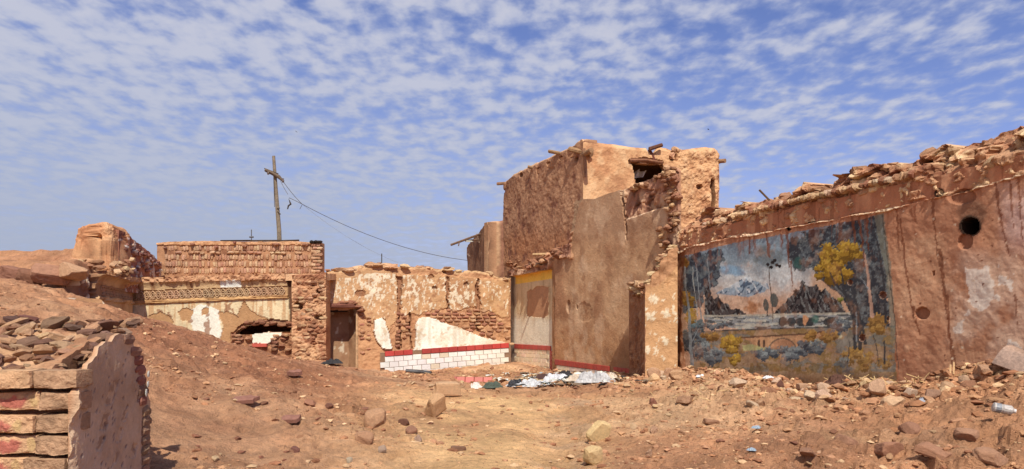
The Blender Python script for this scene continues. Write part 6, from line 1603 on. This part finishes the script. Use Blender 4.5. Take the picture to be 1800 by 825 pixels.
# straw nobody could count
def straw():
    r = np.random.default_rng(77); vs = []; fs = []; n = 0
    spots = [(1035, 664, 60, 9, 70), (880, 655, 150, 14, 90), (1560, 670, 90, 14, 90), (1480, 668, 40, 10, 50), (700, 645, 60, 6, 20), (1250, 690, 200, 30, 50)]
    for u0, v0, du, dv, k in spots:
        for _ in range(k):
            u = r.normal(u0, du / 2); v = r.normal(v0, dv / 2)
            if v < 640: continue
            p, d = ray_ground(u, v, 7)
            if d > 24: continue
            a = r.uniform(0, 6.28); l = r.uniform(.06, .22); up = r.uniform(-.02, .09)
            q = p + Vector((math.cos(a) * l, math.sin(a) * l, up)); t_, f_, _ = tube([p + Vector((0, 0, .02)), q + Vector((0, 0, .025))], .006, 3, False)
            vs.append(t_); fs += [[x + n for x in g] for g in f_]; n += len(t_)
    o = link('straw', mesh_from('straw', np.concatenate(vs), [fs], np.repeat(lin(214, 176, 124, .8)[None], n, 0), M['rubble'])); tag(o, 'dry straw and twigs strewn at the wall feet', None, None, 'stuff')
straw()
# red tile kerb, pipe, bottle, tin sheet, crushed cans, reeds
p, d = ray_ground(826, 672)
k = thing('tile_kerb', 'low red tiled kerb sticking out of the floor rubble', 'kerb'); 
for i in range(5): link('red_tile', TILE, k, (p.x + (i - 2) * .22, p.y - .03 * i, p.z + .05), (-.5, -.02, -.1), (.215, .06, .16), jit(lin(182, 92, 76, .9), .12))
p, d = ray_ground(736, 657); o = tube_obj('black_pipe', [p + Vector((-.42, .05, .08)), p + Vector((.0, 0, .06)), p + Vector((.42, -.12, .02))], .065, M['plastic'], lin(70, 66, 64)); tag(o, 'short dark pipe lying on the crest before the white tiles', 'pipe')
def bottle():
    p, d = ray_ground(1766, 732); t = thing('plastic_bottle', 'dusty white plastic bottle lying at the right edge', 'bottle')
    a = Vector((.88, -.30, -.18)).normalized(); b0 = p + Vector((-.10, .03, .09)); s = 21 / F * d * 2
    def at(k): return b0 + a * k * s
    tube_obj('body', [at(0), at(.04), at(.3), at(.34), at(.38), at(.66), at(.72), at(.76)], [.03, .048, .048, .043, .048, .048, .036, .022], M['plastic'], lin(168, 160, 150), t, 14)
    tube_obj('label_band', [at(.1), at(.28)], [.0495, .0495], M['plastic'], lin(120, 122, 124), t, 14)
    tube_obj('cap', [at(.76), at(.84)], [.024, .024], M['plastic'], lin(196, 188, 178), t, 12)
bottle()
def tin():
    p, d = ray_ground(1790, 646); n = 12; vs = []; fs = []; W_, D_ = .46, .36
    for i in range(n):
        for j in range(2):
            a = i / (n - 1); x = (a - .5) * W_; z = .17 * math.sin(a * 2.6 + .3) ** 1 - .02
            vs.append((x, (j - .5) * D_, z + (.05 * a if j else 0)))
    m = len(vs); vs += [(x, y, z - .012) for x, y, z in vs]
    for i in range(n - 1):
        q = [i * 2, i * 2 + 2, i * 2 + 3, i * 2 + 1]; fs.append(q); fs.append([v_ + m for v_ in q[::-1]])
        fs.append([i * 2, i * 2 + m, i * 2 + 2 + m, i * 2 + 2]); fs.append([i * 2 + 1, i * 2 + 3, i * 2 + 3 + m, i * 2 + 1 + m])
    fs += [[0, 1, 1 + m, m], [m - 2, m - 2 + m, m - 1 + m, m - 1]]
    o = link('bent_sheet', mesh_from('bent_sheet', vs, [fs], None, M['plastic']), None, (p.x, p.y, p.z + .03), (.35, -.35, .35), None, lin(150, 122, 102)); tag(o, 'bent greyish tin sheet against the wall at the right edge', 'sheet')
tin()
for i, (u, v, lb) in enumerate(((1330, 752, 'upper of two crushed bluish cartons on the right foreground slope'), (1322, 791, 'lower of two crushed bluish cartons on the right foreground slope'))):
    crumple('crushed_carton', u, v, 15, 6, (150, 168, 180), lb, 'carton', 30 + i, 'plastic')
r_ = thing('dry_reeds', 'pair of dry upright stalks at the wall foot right of the mural', 'stalks')
for u in (1670, 1676):
    p, d = ray_ground(u, 662); tube_obj('stalk', [p, p + Vector((.004, 0, .16))], .012, M['wood'], lin(216, 176, 130), r_, 5)
# two far birds
def bird(u, v, label):
    vs = [(-.5, 0, .12), (-.2, .12, .1), (0, .2, 0), (.2, .12, .1), (.5, 0, .12), (.18, -.12, .06), (0, -.34, 0), (-.18, -.12, .06), (0, 0, .07), (0, 0, -.07)]
    rng = list(range(8)); fs = [[rng[i], rng[(i + 1) % 8], 8] for i in range(8)] + [[rng[(i + 1) % 8], rng[i], 9] for i in range(8)]
    o = link('bird', mesh_from('bird', vs, [fs], None, M['wood']), None, P(u, v, 60), (.3, .2, 1.0), (.35, .35, .35), lin(50, 46, 46)); tag(o, label, 'bird', 'birds in the sky')
bird(521, 232, 'tiny dark bird high above the utility pole'); bird(1245, 228, 'tiny dark bird above the tower house')

# ------------------------------------------------------------------ each thing's Empty stands at its base
bpy.context.view_layer.update()
for o in list(COL.objects):
    if o.type == 'EMPTY' and o.parent is None and o.children:
        lo = Vector((1e9,) * 3); hi = Vector((-1e9,) * 3)
        for c in o.children:
            for q in c.bound_box:
                w = c.matrix_world @ Vector(q)
                lo = Vector(map(min, lo, w)); hi = Vector(map(max, hi, w))
        loc = Vector(((lo.x + hi.x) / 2, (lo.y + hi.y) / 2, lo.z))
        o.location = loc
        for c in o.children: c.matrix_parent_inverse = Matrix.Translation(-loc)
